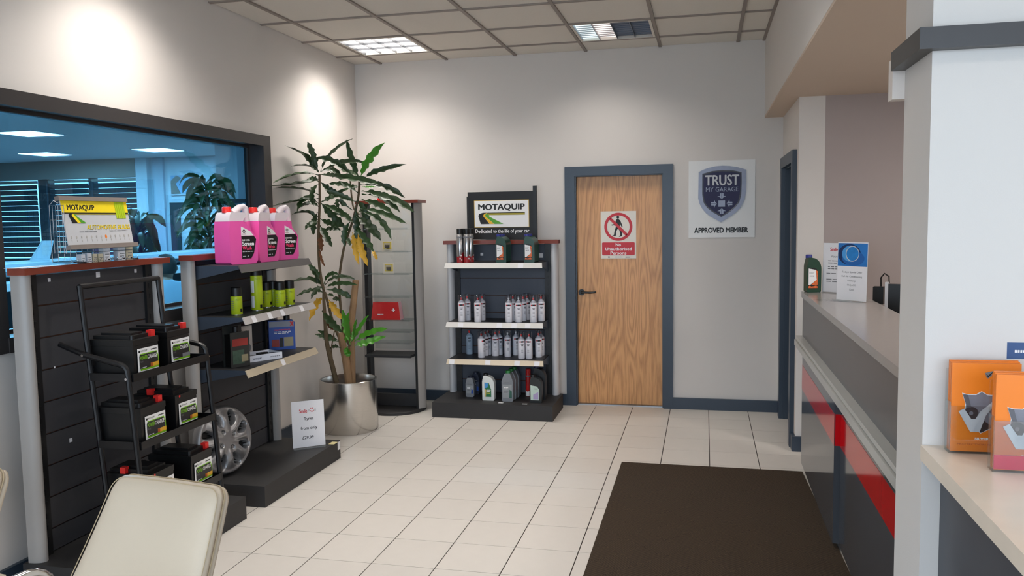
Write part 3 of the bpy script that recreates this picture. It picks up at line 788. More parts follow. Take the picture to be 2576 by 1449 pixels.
# ================================================================== SHOP FITTINGS
UW = 0.945
def unit(loc, rz, label, shelves, stickers=(), colm=None, slatm=None):
    """gondola unit: local x = viewer's right, -y = towards the viewer, panel face at y = 0"""
    t = empty('display_unit', loc, label, 'display unit', None, rz)
    B('plinth', -0.012, -0.455, 0, UW + 0.02, 0.03, 0.12, PLINTH, t, 0.004, 1)
    for x0 in (0.0, UW - 0.064):
        n = 12; L = x0 == 0.0
        poly = [(x0, 0.012)] + [(x0 + 0.032 - 0.032 * math.cos(PI * k / n), 0.0 - 0.055 * math.sin(PI * k / n)) for k in range(n + 1)] + [(x0 + 0.064, 0.012)]
        MB().slab(poly, 0.12, 1.365).build('side_column', colm or COLGREY, t)
    for x0 in (0.064, UW - 0.064 - 0.048):
        p = MB(); p.box(x0, -0.015, 0.12, x0 + 0.048, 0.03, 1.365)
        for q in range(22): p.box(x0 + 0.02, -0.017, 0.18 + q * 0.053, x0 + 0.032, -0.0145, 0.205 + q * 0.053, BLACK)
        if not p.mats: pass
        p.mats = [POSTM, BLACK] if False else p.mats
        for f in p.bm.faces[:6]: pass
        o = p.build('upright', None, t, smooth=False)
        o.data.materials.clear(); o.data.materials.append(POSTM); o.data.materials.append(BLACK)
        for k, pl in enumerate(o.data.polygons): pl.material_index = 0 if k < 6 else 1
    B('back_board', 0.112, 0.012, 0.12, UW - 0.112, 0.03, 1.36, GROOVE, t)
    z = 1.2235; zs = [1.362]
    while z > 0.14: zs.append(z); z -= 0.1425
    zs.append(0.121)
    for a, c in zip(zs[:-1], zs[1:]):
        o = B('slat', 0.112, 0.0, 0, UW - 0.112, 0.012, a - c - 0.007, slatm or SLAT, t, 0.002); o.location = (0, 0, c + 0.0035)
    n = 10
    cap = [(-0.012, 0.012)] + [(-0.012, -0.075)] + [(0.06, -0.07)] + [(0.06 + (UW - 0.12) * k / n, -0.07 + 0.028 * math.sin(PI * k / n)) for k in range(1, n)] + [(UW - 0.06, -0.07), (UW + 0.012, -0.075), (UW + 0.012, 0.012)]
    MB().slab(cap, 1.366, 1.396).build('top_cap', REDWOOD, t, 0.006, 2)
    for (sz, depth, sm, tags, xa, xb) in shelves:
        sh = empty('shelf', (0, 0, sz)); sh.parent = t
        B('shelf_board', xa, -depth, -0.02, xb, -0.002, 0.0, DKGREY, sh, 0.002)
        for x in (xa, xb - 0.004):
            p = MB()
            i = p.mi(BRACKET); y = [(-depth, -0.02), (-0.005, -0.085), (-0.005, 0.0), (-depth, 0.0)]
            a = [p.bm.verts.new((x - 0.001, q[0], q[1])) for q in y]; c = [p.bm.verts.new((x + 0.005, q[0], q[1])) for q in y]
            p.bm.faces.new(a); p.bm.faces.new(c[::-1])
            for k in range(4): p.bm.faces.new((a[k], c[k], c[(k + 1) % 4], a[(k + 1) % 4]))
            p.build('bracket', BRACKET, sh, smooth=False)
        p = MB(); y0, y1 = -depth - 0.002, -depth - 0.022
        p.mi(sm)
        a = [p.bm.verts.new(v) for v in ((xa - 0.006, y0, 0.002), (xa - 0.012, y1, -0.038), (xa - 0.012, y1 + 0.004, -0.04), (xa - 0.006, y0 + 0.006, 0.0))]
        c = [p.bm.verts.new(v) for v in ((xb + 0.006, y0, 0.002), (xb + 0.012, y1, -0.038), (xb + 0.012, y1 + 0.004, -0.04), (xb + 0.006, y0 + 0.006, 0.0))]
        p.bm.faces.new(a); p.bm.faces.new(c[::-1])
        for k in range(4): p.bm.faces.new((a[k], c[k], c[(k + 1) % 4], a[(k + 1) % 4]))
        p.build('price_strip', sm, sh, smooth=False)
        for x in tags:
            p = MB(); f = lambda u: (y0 + (y1 - y0) * u - 0.0012, 0.002 - 0.04 * u)
            p.quad(((x - .022, *f(.1)), (x - .022, *f(.95)), (x + .022, *f(.95)), (x + .022, *f(.1))))
            p.build('price_tag', PAPER, sh, smooth=False)
    for (x, z, s) in stickers:
        decal(t, x - s, z - s, x + s, z + s, -0.0005, PAPER, 'paper_scrap')
    return t
UX = -0.752
uA = unit((-.73, -0.545, 0), PI / 2, 'charcoal slat board display unit behind the battery rack, red brown top', (), ((0.2, 1.332, .008), (0.505, 1.335, .013), (0.775, 1.335, .009), (0.2, 0.94, .004), (0.27, 0.59, .009)))
uB = unit((-.715, 0.60, 0), PI / 2, 'charcoal slat board display unit with shelves holding pink screen wash',
          ((1.335, .31, STRIPG, (), .066, .885), (1.046, .32, mat('price_strip_pale_grey', (172, 168, 166), 0.3, var=0.03), (.16, .335, .485, .73), .066, .905), (0.748, .325, mat('price_strip_tan', (182, 170, 148), 0.3, var=0.03), (.46,), .066, .905)))
uC = unit((-0.006, 3.215, 0), 0.0, 'charcoal display unit with spray can shelves left of the oak door',
          ((1.222, .31, STRIPW, (.7,), .087, .862), (0.747, .31, STRIPW, (.2, .52, .64, .75), .087, .862), (0.447, .31, STRIPC, (.12, .42, .66, .82), .087, .862)), ((0.80, 1.267, .018), (0.30, 1.28, .012)), mat('column_pale_grey', (196, 197, 200), 0.35, var=0.03, scale=8), mat('slat_board_blue_grey', (66, 72, 84), 0.5, var=0.05, scale=15))
for (u, v) in ((1040, 1014.5), (1260, 1013.5), (1320, 1016.5)):
    p = onz(u, v, .1205)
    if u < 1100: continue
    c = B('price_card', -.02, -.012, 0, .02, .012, .001, PAPER, None); c.location = (p.x, p.y, .1205)
    tag(c, 'small white price card on the plinth front, %s' % ('under the grey bottle with green cap' if u < 1300 else 'before the dark bottle with purple label'), 'price card')
for k, (x, y) in enumerate(((onz(838, 1115, .12).x, onz(838, 1115, .12).y),)):
    c = B('price_card', -.02, -.03, 0, .02, .03, .001, mat('card_yellowed', (226, 214, 160), 0.6), None); c.location = (x, y, .1205)
    tag(c, 'yellowed price card lying beside the tyre price sign', 'price card')
decal(uB, 0.925, 0.062, 0.962, 0.115, -0.4552, PAPER, 'price_tag')

# ---------------------------------------------------------------- bottles, cans and boxes
def can_white(label, body=CANW, band=True, cap=True):
    t = empty('spray_can', (0, 0, 0), label, 'spray can', 'white spray cans on the back unit')
    r = 0.0285
    MB().lathe([(0, 0), (r - .002, 0), (r, .003), (r, .152), (r - .003, .156), (r - .012, .168), (.011, .172), (.011, .176), (0, .176)], 24).build('body', body, t)
    MB().lathe([(0, .176), (.004, .176), (.005, .182), (.0075, .184), (.0075, .196), (0, .197)], 12).build('nozzle', REDPL if cap != 'w' else WHITE, t)
    if cap: MB().lathe([(r - .0005, .157), (r - .0005, .212), (r - .004, .216), (0, .216)], 24).build('clear_cap', CLEARCAP, t)
    if band:
        for (a0, a1) in ((-2.35, -1.95), (-1.19, -0.79)):
            MB().lathe([(r + .0005, .132), (r + .0005, .142)], 6, RED, a0=a0, a1=a1).build('red_band', RED, t, smooth=False)
    p = MB()
    p.lathe([(r + .0006, .131), (r + .0006, .143)], 8, a0=-1.93, a1=-1.21)
    for q, (a0, a1) in enumerate(((-1.95, -1.2), (-1.85, -1.3))):
        p.lathe([(r + .0006, .112 - q * .009), (r + .0006, .1165 - q * .009)], 6, a0=a0, a1=a1)
    p.build('print', BLACK, t, smooth=False)
    q = MB()
    for k in range(4): q.lathe([(r + .0006, .05 + k * .009), (r + .0006, .0525 + k * .009)], 5, a0=-1.9, a1=-1.3)
    o = q.build('small_print', GREYP, t, smooth=False); o['kind'] = 'stuff'
    return t
c7 = lambda x, y: (1080 + x / 4.83, 560 + y / 4.83)
c8 = lambda x, y: (1080 + x / 5.797, 820 + y / 5.797)
used = {}
def place(key, maker, px, z, rz, label, back=0.0285, loc=None):
    if loc is None:
        p = onz(px[0], px[1], z); loc = (p.x, p.y + back, z)
    if key not in used:
        t = maker(label); used[key] = t; t.location = loc; t.rotation_euler = (0, 0, rz); t['label'] = label
        return t
    return dup(used[key], loc, rz, label)
def spread(P, r, ymax):
    """stand the cans on the shelf without touching"""
    P = [Vector((p.x, min(p.y, ymax))) for p in P]
    for it in range(60):
        for i in range(len(P)):
            for j in range(i):
                d = P[i] - P[j]
                if d.length < 2 * r + .001:
                    k = (2 * r + .0015 - d.length) / 2; d.normalize(); P[i] += d * k; P[j] -= d * k
        for p in P: p.y = min(p.y, ymax)
    return P
Z2, Z3 = 0.7475, 0.4475
S2 = [('r', 382, 1207, .1, 'white spray can at the left end of the second shelf, front row'), ('r', 452, 1190, .3, 'white spray can tucked behind the leftmost can of the second shelf'),
      ('r', 580, 1211, 0, 'white spray can standing second in the front row of the second shelf'), ('r', 632, 1190, .6, 'white spray can half hidden behind the second front can, second shelf'),
      ('w', 957, 1214, .05, 'white spray can with white nozzle, left of a pair, second shelf'), ('r', 1008, 1196, .7, 'white spray can behind the white nozzle pair, left, second shelf'),
      ('w', 1077, 1214, .05, 'white spray can with white nozzle, right of a pair, second shelf'), ('r', 1132, 1199, .7, 'white spray can just behind the right white nozzle can, second shelf'),
      ('r', 1178, 1184, .8, 'white spray can rearmost in the right cluster of the second shelf'), ('r', 1257, 1215, .1, 'white spray can second from right on the second shelf'),
      ('r', 1352, 1199, .1, 'white spray can at the right end of the second shelf')]
LC = spread([onz(*c7(q[1], q[2]), Z2) + Vector((0, .0285, 0)) for q in S2], .029, 3.175)
for q_, (k, x, y, rz, lab) in zip(LC, S2):
    place('can_' + k, (lambda l: can_white(l)) if k == 'r' else (lambda l: can_white(l, cap='w')), None, Z2, rz + .2, lab, loc=(q_.x, q_.y, Z2))
S3 = [('b', 606, 396, .1, 'pale blue spray can without cap at the left of the third shelf'), ('r', 748, 466, 1.0, 'white spray can turned sideways in front at left of the third shelf'),
      ('r', 822, 430, .5, 'white spray can behind the sideways one on the third shelf'), ('r', 868, 405, .5, 'white spray can rearmost left of centre on the third shelf'),
      ('r', 953, 441, .1, 'white spray can left of the middle of the third shelf'), ('r', 1024, 415, .5, 'white spray can behind the middle left can of the third shelf'),
      ('w', 1134, 450, .1, 'white spray can with white nozzle in the middle of the third shelf'), ('w', 1255, 430, .3, 'white spray can behind the closely paired cans on the third shelf'),
      ('r', 1333, 479, .3, 'left one of two closely paired white spray cans, third shelf'), ('r', 1445, 479, -.2, 'right one of two closely paired white spray cans, third shelf'),
      ('r', 1586, 461, .1, 'white spray can at the right end of the third shelf'), ('r', 1632, 428, .4, 'white spray can peeping out behind the right end can, third shelf')]
LC = spread([onz(*c8(q[1], q[2]), Z3) + Vector((0, .0285, 0)) for q in S3], .029, 3.175)
for q_, (k, x, y, rz, lab) in zip(LC, S3):
    mk = {'r': lambda l: can_white(l), 'w': lambda l: can_white(l, cap='w'), 'b': lambda l: can_white(l, CANB, False, None)}[k]
    place('can_' + k, mk, None, Z3, rz + .2, lab, loc=(q_.x, q_.y, Z3))

def can_silver(label):
    t = empty('spray_can', (0, 0, 0), label, 'spray can', 'tall silver and red cans'); r = .0265
    MB().lathe([(0, 0), (r - .002, 0), (r, .003), (r, .228), (r - .004, .234), (0, .234)], 24).build('body', CANS, t)
    MB().lathe([(r - .002, .232), (r - .001, .272), (r - .004, .276), (0, .276)], 20).build('cap', BLKPL, t)
    a = MB()
    n = 24
    for k in range(n):
        a0, a1 = 2 * PI * k / n, 2 * PI * (k + 1) / n
        z = lambda q: .05 + .055 * (0.5 + 0.5 * math.sin(q + .6))
        p = [(r + .0006) * math.cos(a0), (r + .0006) * math.sin(a0)], [(r + .0006) * math.cos(a1), (r + .0006) * math.sin(a1)]
        a.quad(((*p[0], .004), (*p[1], .004), (*p[1], z(a1)), (*p[0], z(a0))))
    a.build('red_wrap', DRED, t)
    MB().lathe([(r + .0007, .2), (r + .0007, .212)], 24).build('grey_band', GREYP, t)
    for (zz, aa) in ((.03, -1.3), (.055, -1.0), (.02, -.8)):
        MB().lathe([(r + .0012, zz), (r + .0012, zz + .012)], 3, a0=aa - .16, a1=aa + .16).build('print', WHITE, t)
    return t
Z1 = 1.2225
SV = ((381, 0, 'tall silver and red spray can, front left on the top shelf of the back unit'), (400, .055, 'tall silver and red spray can just behind the front left one'),
      (450, 0, 'tall silver and red spray can, front right of the four on the top shelf'), (474, .055, 'tall silver and red spray can behind the front right one'))
LC = spread([Vector((ony(*c7(q[0], 482), 2.94).x, 2.945 + q[1], 0)) for q in SV], .0275, 3.1)
for k, (q_, v) in enumerate(zip(LC, SV)):
    place('silver', can_silver, None, Z1, .3 * k, v[2], loc=(q_.x, q_.y, Z1))

def oil_poly(w, h):
    # flat oil bottle seen from the front: cap at the left, rounded shoulder at the right
    P = [(-w / 2 + .006, 0), (w / 2 - .006, 0), (w / 2, .008), (w / 2, h * .62)]
    P += [(w / 2 - w * .62 * (1 - math.cos(a)), h * .62 + h * .3 * math.sin(a)) for a in [PI / 2 * k / 8 for k in range(1, 9)]]
    P += [(-w * .14, h * .93), (-w / 2 + .012, h * .93), (-w / 2 + .004, h * .8), (-w / 2, h * .7), (-w / 2, .008)]
    return P
def oil(label, body=OILG, capm=BLUECAP, group='green engine oil bottles', w=.085, h=.225, d=.06, style='flame'):
    t = empty('oil_bottle', (0, 0, 0), label, 'oil bottle', group)
    MB().prism(oil_poly(w, h), -d / 2, d / 2).build('body', body, t, 0.009, 3)
    MB().lathe([(.0, h * .92), (.019, h * .92), (.019, h * .99), (.017, h * 1.005), (0, h * 1.005)], 20, c=(-w * .27, 0)).build('cap', capm, t)
    y = -d / 2 - .0004
    if style == 'flame':
        x0, x1 = -w * .42, w * .26
        flat(t, [(x0, .024), (x1, .024), (x1, h * .58), (w * .12, h * .64), (x0, h * .66)], y, BLACK, 'label')
        flat(t, [(x0 + .002, .045), (x0 + .014, .047), (w * .17, h * .34), (w * .1, h * .6), (x0 + .002, h * .64)], y - .0009, WHITE, 'label_panel')
        flat(t, [(x0 + .017, .044), (x1 - .002, .044), (x1 - .002, h * .56), (w * .12, h * .6), (w * .18, h * .36)], y - .0007, mat('flame_orange', (214, 104, 50), 0.45, var=0.5, scale=90), 'flame_print')
        flat(t, [(x0 + .002, .026), (x1 - .002, .026), (x1 - .002, .036), (x1 - .01, .041), (x0 + .02, .035), (x0 + .008, .041), (x0 + .002, .036)], y - .0009, mat('flame_orange', (214, 104, 50)), 'flame_print')
        text(t, '5W-30', x0 + .008, h * .42, x0 + .034, h * .455, y - .0019, NAVY, .01)
        lines(t, x0 + .006, x0 + .036, [h * .53, h * .5], .003, y - .0012, GREYP)
    elif style == 'white':
        flat(t, [(-w * .3, .03), (w * .26, .03), (w * .26, h * .42), (w * .08, h * .66), (-w * .3, h * .68)], y, mat('label_green', (28, 112, 66), 0.45), 'label')
        flat(t, [(-w * .3, .03), (-w * .2, .03), (-w * .14, h * .4), (-w * .3, h * .44)], y - .0007, mat('label_wheat', (204, 184, 116), 0.5), 'label_panel')
        flat(t, [(-w * .3, h * .46), (-w * .04, h * .5), (w * .02, h * .66), (-w * .3, h * .68)], y - .0007, SKYB, 'label_panel')
        lines(t, -w * .12, w * .22, [h * .38, h * .33], .007, y - .001, WHITE); lines(t, -w * .12, w * .18, [h * .27], .004, y - .001, YEL)
    elif style == 'purple':
        flat(t, [(-w * .42, .022), (w * .28, .022), (w * .28, h * .5), (w * .12, h * .6), (-w * .42, h * .64)], y, mat('label_pale_green', (196, 216, 204), 0.45, var=.15, scale=12), 'label')
        flat(t, [(-w * .2, .03), (w * .22, .03), (w * .22, h * .4), (-w * .2, h * .3)], y - .0007, mat('label_lilac', (176, 160, 200), 0.45, var=.1, scale=14), 'label_panel')
        lines(t, -w * .1, w * .16, [h * .5], .005, y - .001, BLACK)
    return t
for (x, lab) in ((872, 'front green oil bottle of the row in the middle of the top shelf'), (1215, 'front green oil bottle of the row at the right of the top shelf')):
    row = [0, .0605, .121]
    for k, dy in enumerate(row):
        place('oil', oil, None, Z1, 0, lab if k == 0 else lab.replace('front green oil bottle of', ['', 'second green oil bottle in', 'rearmost green oil bottle in'][k]), loc=(ony(*c7(x, 482), 2.93).x, 2.957 + dy, Z1))
# bottles on the plinth of the back unit
ZP = 0.1205
def jug(label, w, h, body, capm, lab_m, lab2, d=.07, text_=None):
    t = empty('oil_bottle', (0, 0, 0), label, 'oil bottle', None)
    P = [(-w / 2 + .008, 0), (w / 2 - .008, 0), (w / 2, .01), (w / 2, h * .66), (w / 2 - .004, h * .72), (.024, h * .9), (.018, h * .92), (-.018, h * .92), (-.024, h * .9), (-w / 2 + .004, h * .72), (-w / 2, h * .66), (-w / 2, .01)]
    MB().prism(P, -d / 2, d / 2).build('body', body, t, .009, 3)
    MB().lathe([(0, h * .915), (.02, h * .915), (.02, h * .985), (.018, h), (0, h)], 20).build('cap', capm, t)
    y = -d / 2 - .0004
    flat(t, [(-w * .4, .03), (w * .4, .03), (w * .4, h * .56), (-w * .4, h * .56)], y, lab_m, 'label')
    flat(t, [(w * .16, .03), (w * .4, .03), (w * .4, h * .34), (w * .2, h * .4)], y - .0007, lab2, 'label_panel')
    lines(t, -w * .3, w * .1, [h * .45, h * .41], .006, y - .001, WHITE); lines(t, -w * .3, w * .1, [h * .33, h * .29], .006, y - .001, GREYP)
    MB().prism([(-w * .3, h * .61), (w * .3, h * .61), (w * .2, h * .64), (-w * .2, h * .64)], y - .001, y).build('grip', GREYP, t, smooth=False)
    return t
def at(t, px, z, back, rz=0.0):
    p = onz(px[0], px[1], z); t.location = (p.x, p.y + back, z); t.rotation_euler = (0, 0, rz); return t
GL = mat('label_grey', (150, 154, 156), .45, var=.1, scale=20)
at(jug('small grey bottle with blue label at the left of the plinth', .07, .17, GREYBOT, BLBOT, GL, BLUEP, .05), c8(592, 1036), ZP, .025)
at(jug('dark blue bottle behind the small grey bottle on the plinth', .07, .185, BLBOT, BLBOT, mat('label_navy_grey', (60, 70, 92), .5), BLUEP, .05), c8(672, 996), ZP, .025)
at(oil('white bottle with green label and black cap on the plinth', WHBOT, BLKPL, None, .098, .215, .06, 'white'), c8(860, 1088), ZP, .03)
for k, (x, y, lab) in enumerate(((1140, 1104, 'grey bottle with green cap on the plinth, front of its row'), (1180, 1062, 'grey bottle with green cap, second of the row on the plinth'), (1215, 1020, 'grey bottle with green cap, rearmost of the row on the plinth'))):
    if k == 0:
        j0 = at(jug(lab, .092, .245, GREYBOT, mat('green_cap', (40, 120, 58), .4), GL, mat('label_dark_green', (44, 92, 78), .45)), c8(x, y), ZP, .035)
        j0['group'] = 'grey bottles with green caps'
    else:
        dup(j0, (j0.location.x + .006 * k, j0.location.y + .082 * k, ZP), 0, lab)
rc = can_silver('tall red can between grey and dark bottles on the plinth')
rc['group'] = ''
del rc['group']
for ch in rc.children:
    if ch.name.startswith('body') or ch.name.startswith('cap'):
        ch.data.materials.clear(); ch.data.materials.append(mat('red_can', (196, 34, 34), .35))
    if ch.name.startswith('red_wrap'): ch.data.materials.clear(); ch.data.materials.append(WHITE)
rc.scale = (.82, .82, .82); at(rc, c8(1437, 1030), ZP, .024, .5)
o1 = at(oil('dark bottle with pale purple label at the right of the plinth', DKBOT, BLKPL, None, .096, .22, .065, 'purple'), c8(1552, 1124), ZP, .033)
at(oil('black bottle with dark blue cap behind the purple labelled one', BLKPL, NAVY, None, .1, .275, .07, None), c8(1600, 1084), ZP, .045)

# sign board on top of the back unit
def road_logo(t, x0, z0, x1, z1, y, over=True):
    """road mark: black, gold and green swoosh with a long bar"""
    W, H = x1 - x0, z1 - z0
    X = lambda u: x0 + u * W
    Z = lambda v: z0 + v * H
    flat(t, [(X(.05), Z(0)), (X(.24), Z(0)), (X(.1), Z(.72)), (X(.13), Z(.9)), (X(.2), Z(1)), (X(.1), Z(1)), (X(.02), Z(.9)), (X(0), Z(.72))], y, BLACK, 'logo_black')
    flat(t, [(X(.245), Z(0)), (X(.34), Z(0)), (X(.145), Z(.7)), (X(.16), Z(.86)), (X(.2), Z(1)), (X(.13), Z(.9)), (X(.1), Z(.72))], y - .0003, GOLD, 'logo_gold')
    flat(t, [(X(.345), Z(0)), (X(.54), Z(0)), (X(.235), Z(.66)), (X(.24), Z(.74)), (X(.2), Z(.9)), (X(.155), Z(.84)), (X(.148), Z(.7))], y - .0003, GREEN, 'logo_green')
    flat(t, [(X(.16), Z(.78)), (X(1), Z(.78)), (X(1), Z(.94)), (X(.18), Z(.94))], y - .0001, OLIVE, 'logo_bar')
    flat(t, [(X(.14), Z(.94)), (X(1), Z(.94)), (X(1), Z(1)), (X(.16), Z(1))], y - .0002, BLACK, 'logo_edge')
a, c = ony(1177, 484, 3.25), ony(1352, 600, 3.25)
sb = empty('sign_board', (a.x, 3.25, 1.396), 'black board with white road logo panel on top of the back unit', 'sign')
W, Hh = c.x - a.x, a.z - 1.396
B('board', 0, -.012, .008, W, .01, Hh, BLACK, sb, .002)
B('side_post', W - .03, -.02, 0, W, .012, Hh + .04, POSTM, sb, .002); B('side_post', -.008, -.014, 0, .012, .012, Hh - .035, POSTM, sb, .002)
px0, px1 = ony(1192.5, 505, 3.238).x - a.x, ony(1331.5, 571, 3.238).x - a.x
pz1, pz0 = ony(1192, 505, 3.238).z - 1.396, ony(1331, 571, 3.238).z - 1.396
decal(sb, px0, pz0, px1, pz1, -.0125, mat('sign_edge_gold', (206, 172, 70), .4), 'panel_edge'); decal(sb, px0 + .004, pz0 + .004, px1 - .004, pz1 - .004, -.0135, WHITE, 'panel')
pw, ph = px1 - px0, pz1 - pz0
text(sb, 'MOTAQUIP', px0 + pw * .075, pz0 + ph * .6, px0 + pw * .925, pz0 + ph * .87, -.0145, BLACK, .04)
road_logo(sb, px0 + pw * .075, pz0 + ph * .13, px0 + pw * .925, pz0 + ph * .55, -.0143)
text(sb, 'Dedicated to the life of your car', px0 + pw * .015, pz0 - ph * .245, px0 + pw, pz0 - ph * .06, -.0127, WHITE, .03)
for x in (.02, W - .045): MB().lathe([(0, -.003), (.004, 0), (0, .003)], 8).build('fixing_screw', CHROME, sb).location = (x, -.014, Hh - .018)

# ---- pink screen wash containers on the left unit
def screenwash(label):
    t = empty('screen_wash_bottle', (0, 0, 0), label, 'screen wash', 'pink screen wash containers')
    w, h, d = .205, .318, .125
    zl = .244
    L = -w / 2
    # lower body up to the fill line
    P = [(L + .012, 0), (w / 2 - .014, 0), (w / 2, .02), (w / 2, .13), (w / 2 - .004, .15), (.01 + .012, zl - .012), (.004, zl), (L + .006, zl), (L, zl - .06), (L, .012)]
    MB().prism(P, -d / 2, d / 2).build('liquid_body', PINKL, t, .012, 3)
    # clear shoulder with neck
    P = [(L + .006, zl + .0005), (.004, zl + .0005), (.012, zl + .016), (.03, zl + .03), (.02, zl + .05), (-.025, .296), (L + .025, .296), (L + .012, .28)]
    MB().prism(P, -d / 2 + .004, d / 2 - .004).build('shoulder', FROST, t, .008, 2)
    # hollow handle
    hp = [(-.018, 0, .29), (.03, 0, .322), (.06, 0, .33), (.074, 0, .318), (.083, 0, zl)]
    MB().tube(hp, .02, 12, rads=[.022, .02, .018, .02, .02]).build('handle', FROST, t)
    MB().tube([(.0832, 0, zl), (.089, 0, .2), (.088, 0, .13)], .02, 12).build('handle_liquid', PINKL, t)
    MB().lathe([(0, .294), (.026, .294), (.026, .322), (.023, .327), (0, .327)], 22, c=(L + .042, 0)).build('cap', REDPL, t)
    y = -d / 2 - .0005
    x0, x1 = -.018, .088
    flat(t, [(x0, .03), (.05, .03), (.072, .06), (.092, .14), (.075, .16), (x0, .16)], y, BLACK, 'label')
    flat(t, [(x0, .162), (.074, .162), (.05, .186), (x0 + .004, .214), (x0, .214)], y, WHITE, 'label_top')
    ring(t, .002, .187, .006, .010, y - .0008, BLACK, 'emblem', 20); lines(t, -.012, .018, [.169], .004, y - .0008, DRED)
    text(t, 'SUMMER', x0 + .004, .131, x0 + .062, .141, y - .001, WHITE, .04)
    text(t, 'Screen', x0 + .004, .104, x0 + .092, .128, y - .001, WHITE, .05)
    text(t, 'Wash', x0 + .005, .079, x0 + .074, .101, y - .001, mat('print_pink', (238, 60, 110), .45), .04)
    lines(t, x0 + .005, x0 + .088, [.068], .004, y - .001, LTGREY); lines(t, x0 + .006, x0 + .028, [.041], .005, y - .001, LTGREY); ring(t, .026, .043, .002, .0045, y - .001, LTGREY, 'print', 12)
    return t
s0 = screenwash('pink screen wash container nearest the battery rack, leftmost of three')
s0.location = (-.535, .86, 1.3355); s0.rotation_euler = (0, 0, 1.28)
dup(s0, (-.52, 1.10, 1.3355), 1.5, 'pink screen wash container in the middle of three')
dup(s0, (-.53, 1.355, 1.3355), 1.3, 'pink screen wash container nearest the plant, rightmost of three')

# ---- lime cans on the middle shelf of the left unit
cb = lambda x, y: (420 + x / 3.813, 620 + y / 3.813)
def can_lime(label, h=.158, r=.0325, name='lime cans of the left unit'):
    t = empty('spray_can', (0, 0, 0), label, 'spray can', name)
    ch = .055
    MB().lathe([(0, 0), (r - .002, 0), (r, .003), (r, h - ch), (r - .003, h - ch + .004), (0, h - ch + .004)], 24).build('body', LIME, t)
    MB().lathe([(r - .003, h - ch + .003), (r - .003, h - .004), (r - .006, h), (0, h)], 24).build('cap', BLKPL, t)
    MB().lathe([(r + .0003, 0), (r + .0003, .004)], 24).build('rim', CANS, t)
    p = MB()
    for k in range(5): p.lathe([(r + .0005, .03 + k * .012), (r + .0005, .034 + k * .012)], 5, a0=-2.7, a1=-2.2)
    o = p.build('small_print', GREYP, t, smooth=False); o['kind'] = 'stuff'
    MB().lathe([(r + .0005, .016), (r + .0005, .036)], 5, a0=-1.1, a1=-.6).build('emblem', BLACK, t)
    text(t, 'MULTI', 0, 0, 1, 1, 0, mat('print_dark_lime', (96, 110, 20), .5), 0, 'lettering', 0, lambda X, Z: ((r + .0006) * math.sin(-.25 + X * .8), -(r + .0006) * math.cos(-.25 + X * .8), h - ch - .02 + Z * .009))
    return t
ZB = 1.0465
def put(t, px, z, r, rz):
    p = onz(px[0], px[1], z); t.location = (p.x - r * .85, p.y + r * .5, z); t.rotation_euler = (0, 0, rz); return t
l0 = put(can_lime('short lime can with black cap standing alone at the left of the middle shelf'), cb(699, 658), ZB, .0325, .7)
tl = can_lime('tall lime can with white panels and black cap on the middle shelf', .262, .0345, None); del_ = tl.pop('group', None)
for zz in (.02, .11):
    MB().lathe([(.0352, zz), (.0352, zz + .07)], 6, a0=-2.75, a1=-2.0).build('label_panel', WHITE, tl)
put(tl, cb(896, 616), ZB, .0345, .55)
LL = ((1002, 582, 'short lime can right beside the tall one'), (1074, 577, 'short lime can set back between two others on the middle shelf'), (1118, 583, 'short lime can second from right on the middle shelf'), (1207, 565, 'short lime can at the right end of the middle shelf'))
LC = spread([tl.location.copy()] + [onz(*cb(q[0], q[1]), ZB) + Vector((-.028 - (.03 if q[0] == 1074 else 0), .016, 0)) for q in LL], .034, 9)
tl.location = (LC[0].x, LC[0].y, ZB)
for q_, (x, y, lab) in zip(LC[1:], LL):
    dup(l0, (q_.x, q_.y, ZB), .75, lab)

# ---- third shelf: boxed bottle, brake pads tray, treatment pack
ZC = 0.7485
bxp = onz(*cb(690, 1160), ZC)
bo = empty('boxed_bottle', (bxp.x - .03, bxp.y + .03, ZC), 'black bottle standing in an open dark carton on the lowest shelf', 'boxed bottle', rz=1.15)
f = MB(); W, D, H = .125, .075, .235
f.box(-W / 2, -D / 2, 0, W / 2, -D / 2 + .003, H * .86); f.box(-W / 2, D / 2 - .003, 0, W / 2, D / 2, H); f.box(-W / 2, -D / 2, 0, W / 2, D / 2, .003)
f.build('carton', mat('dark_carton', (44, 46, 44), .5, var=.2, scale=12), bo, smooth=False)
B('bottle', -W / 2 + .008, -D / 2 + .008, .004, W / 2 - .01, D / 2 - .008, H * .8, BLKPL, bo, .012, 3)
MB().lathe([(0, H * .8), (.018, H * .8), (.018, H * .98), (0, H * .98)], 16).build('cap', BLKPL, bo)
y = -D / 2 - .0005
decal(bo, -W * .4, H * .52, W * .42, H * .7, y, mat('carton_red', (150, 50, 44), .5), 'print'); decal(bo, -W * .4, .02, W * .2, H * .42, y, mat('carton_green', (62, 84, 70), .5, var=.4, scale=60), 'print')
decal(bo, W * .05, .03, W * .4, H * .3, y - .0008, mat('carton_tan', (150, 140, 110), .5), 'print')
bpp = onz(*cb(965, 1097), ZC)
tb = empty('brake_pad_tray', (bpp.x - .02, bpp.y + .015, ZC), 'open white tray of brake pads with backing card on the lowest shelf', 'brake pads', rz=1.05)
W, D, H = .225, .15, .038
f = MB(); f.box(-W * .5, -D * .0, 0, W * .5, D, .004)
f.box(-W / 2, 0, .004, W / 2, .003, H); f.box(-W / 2, D - .003, .004, W / 2, D, H); f.box(-W / 2, .003, .004, -W / 2 + .003, D - .003, H); f.box(W / 2 - .003, .003, .004, W / 2, D - .003, H)
tb.location.x += .0
f.build('tray', mat('tray_white', (222, 226, 236), .45), tb, smooth=False)
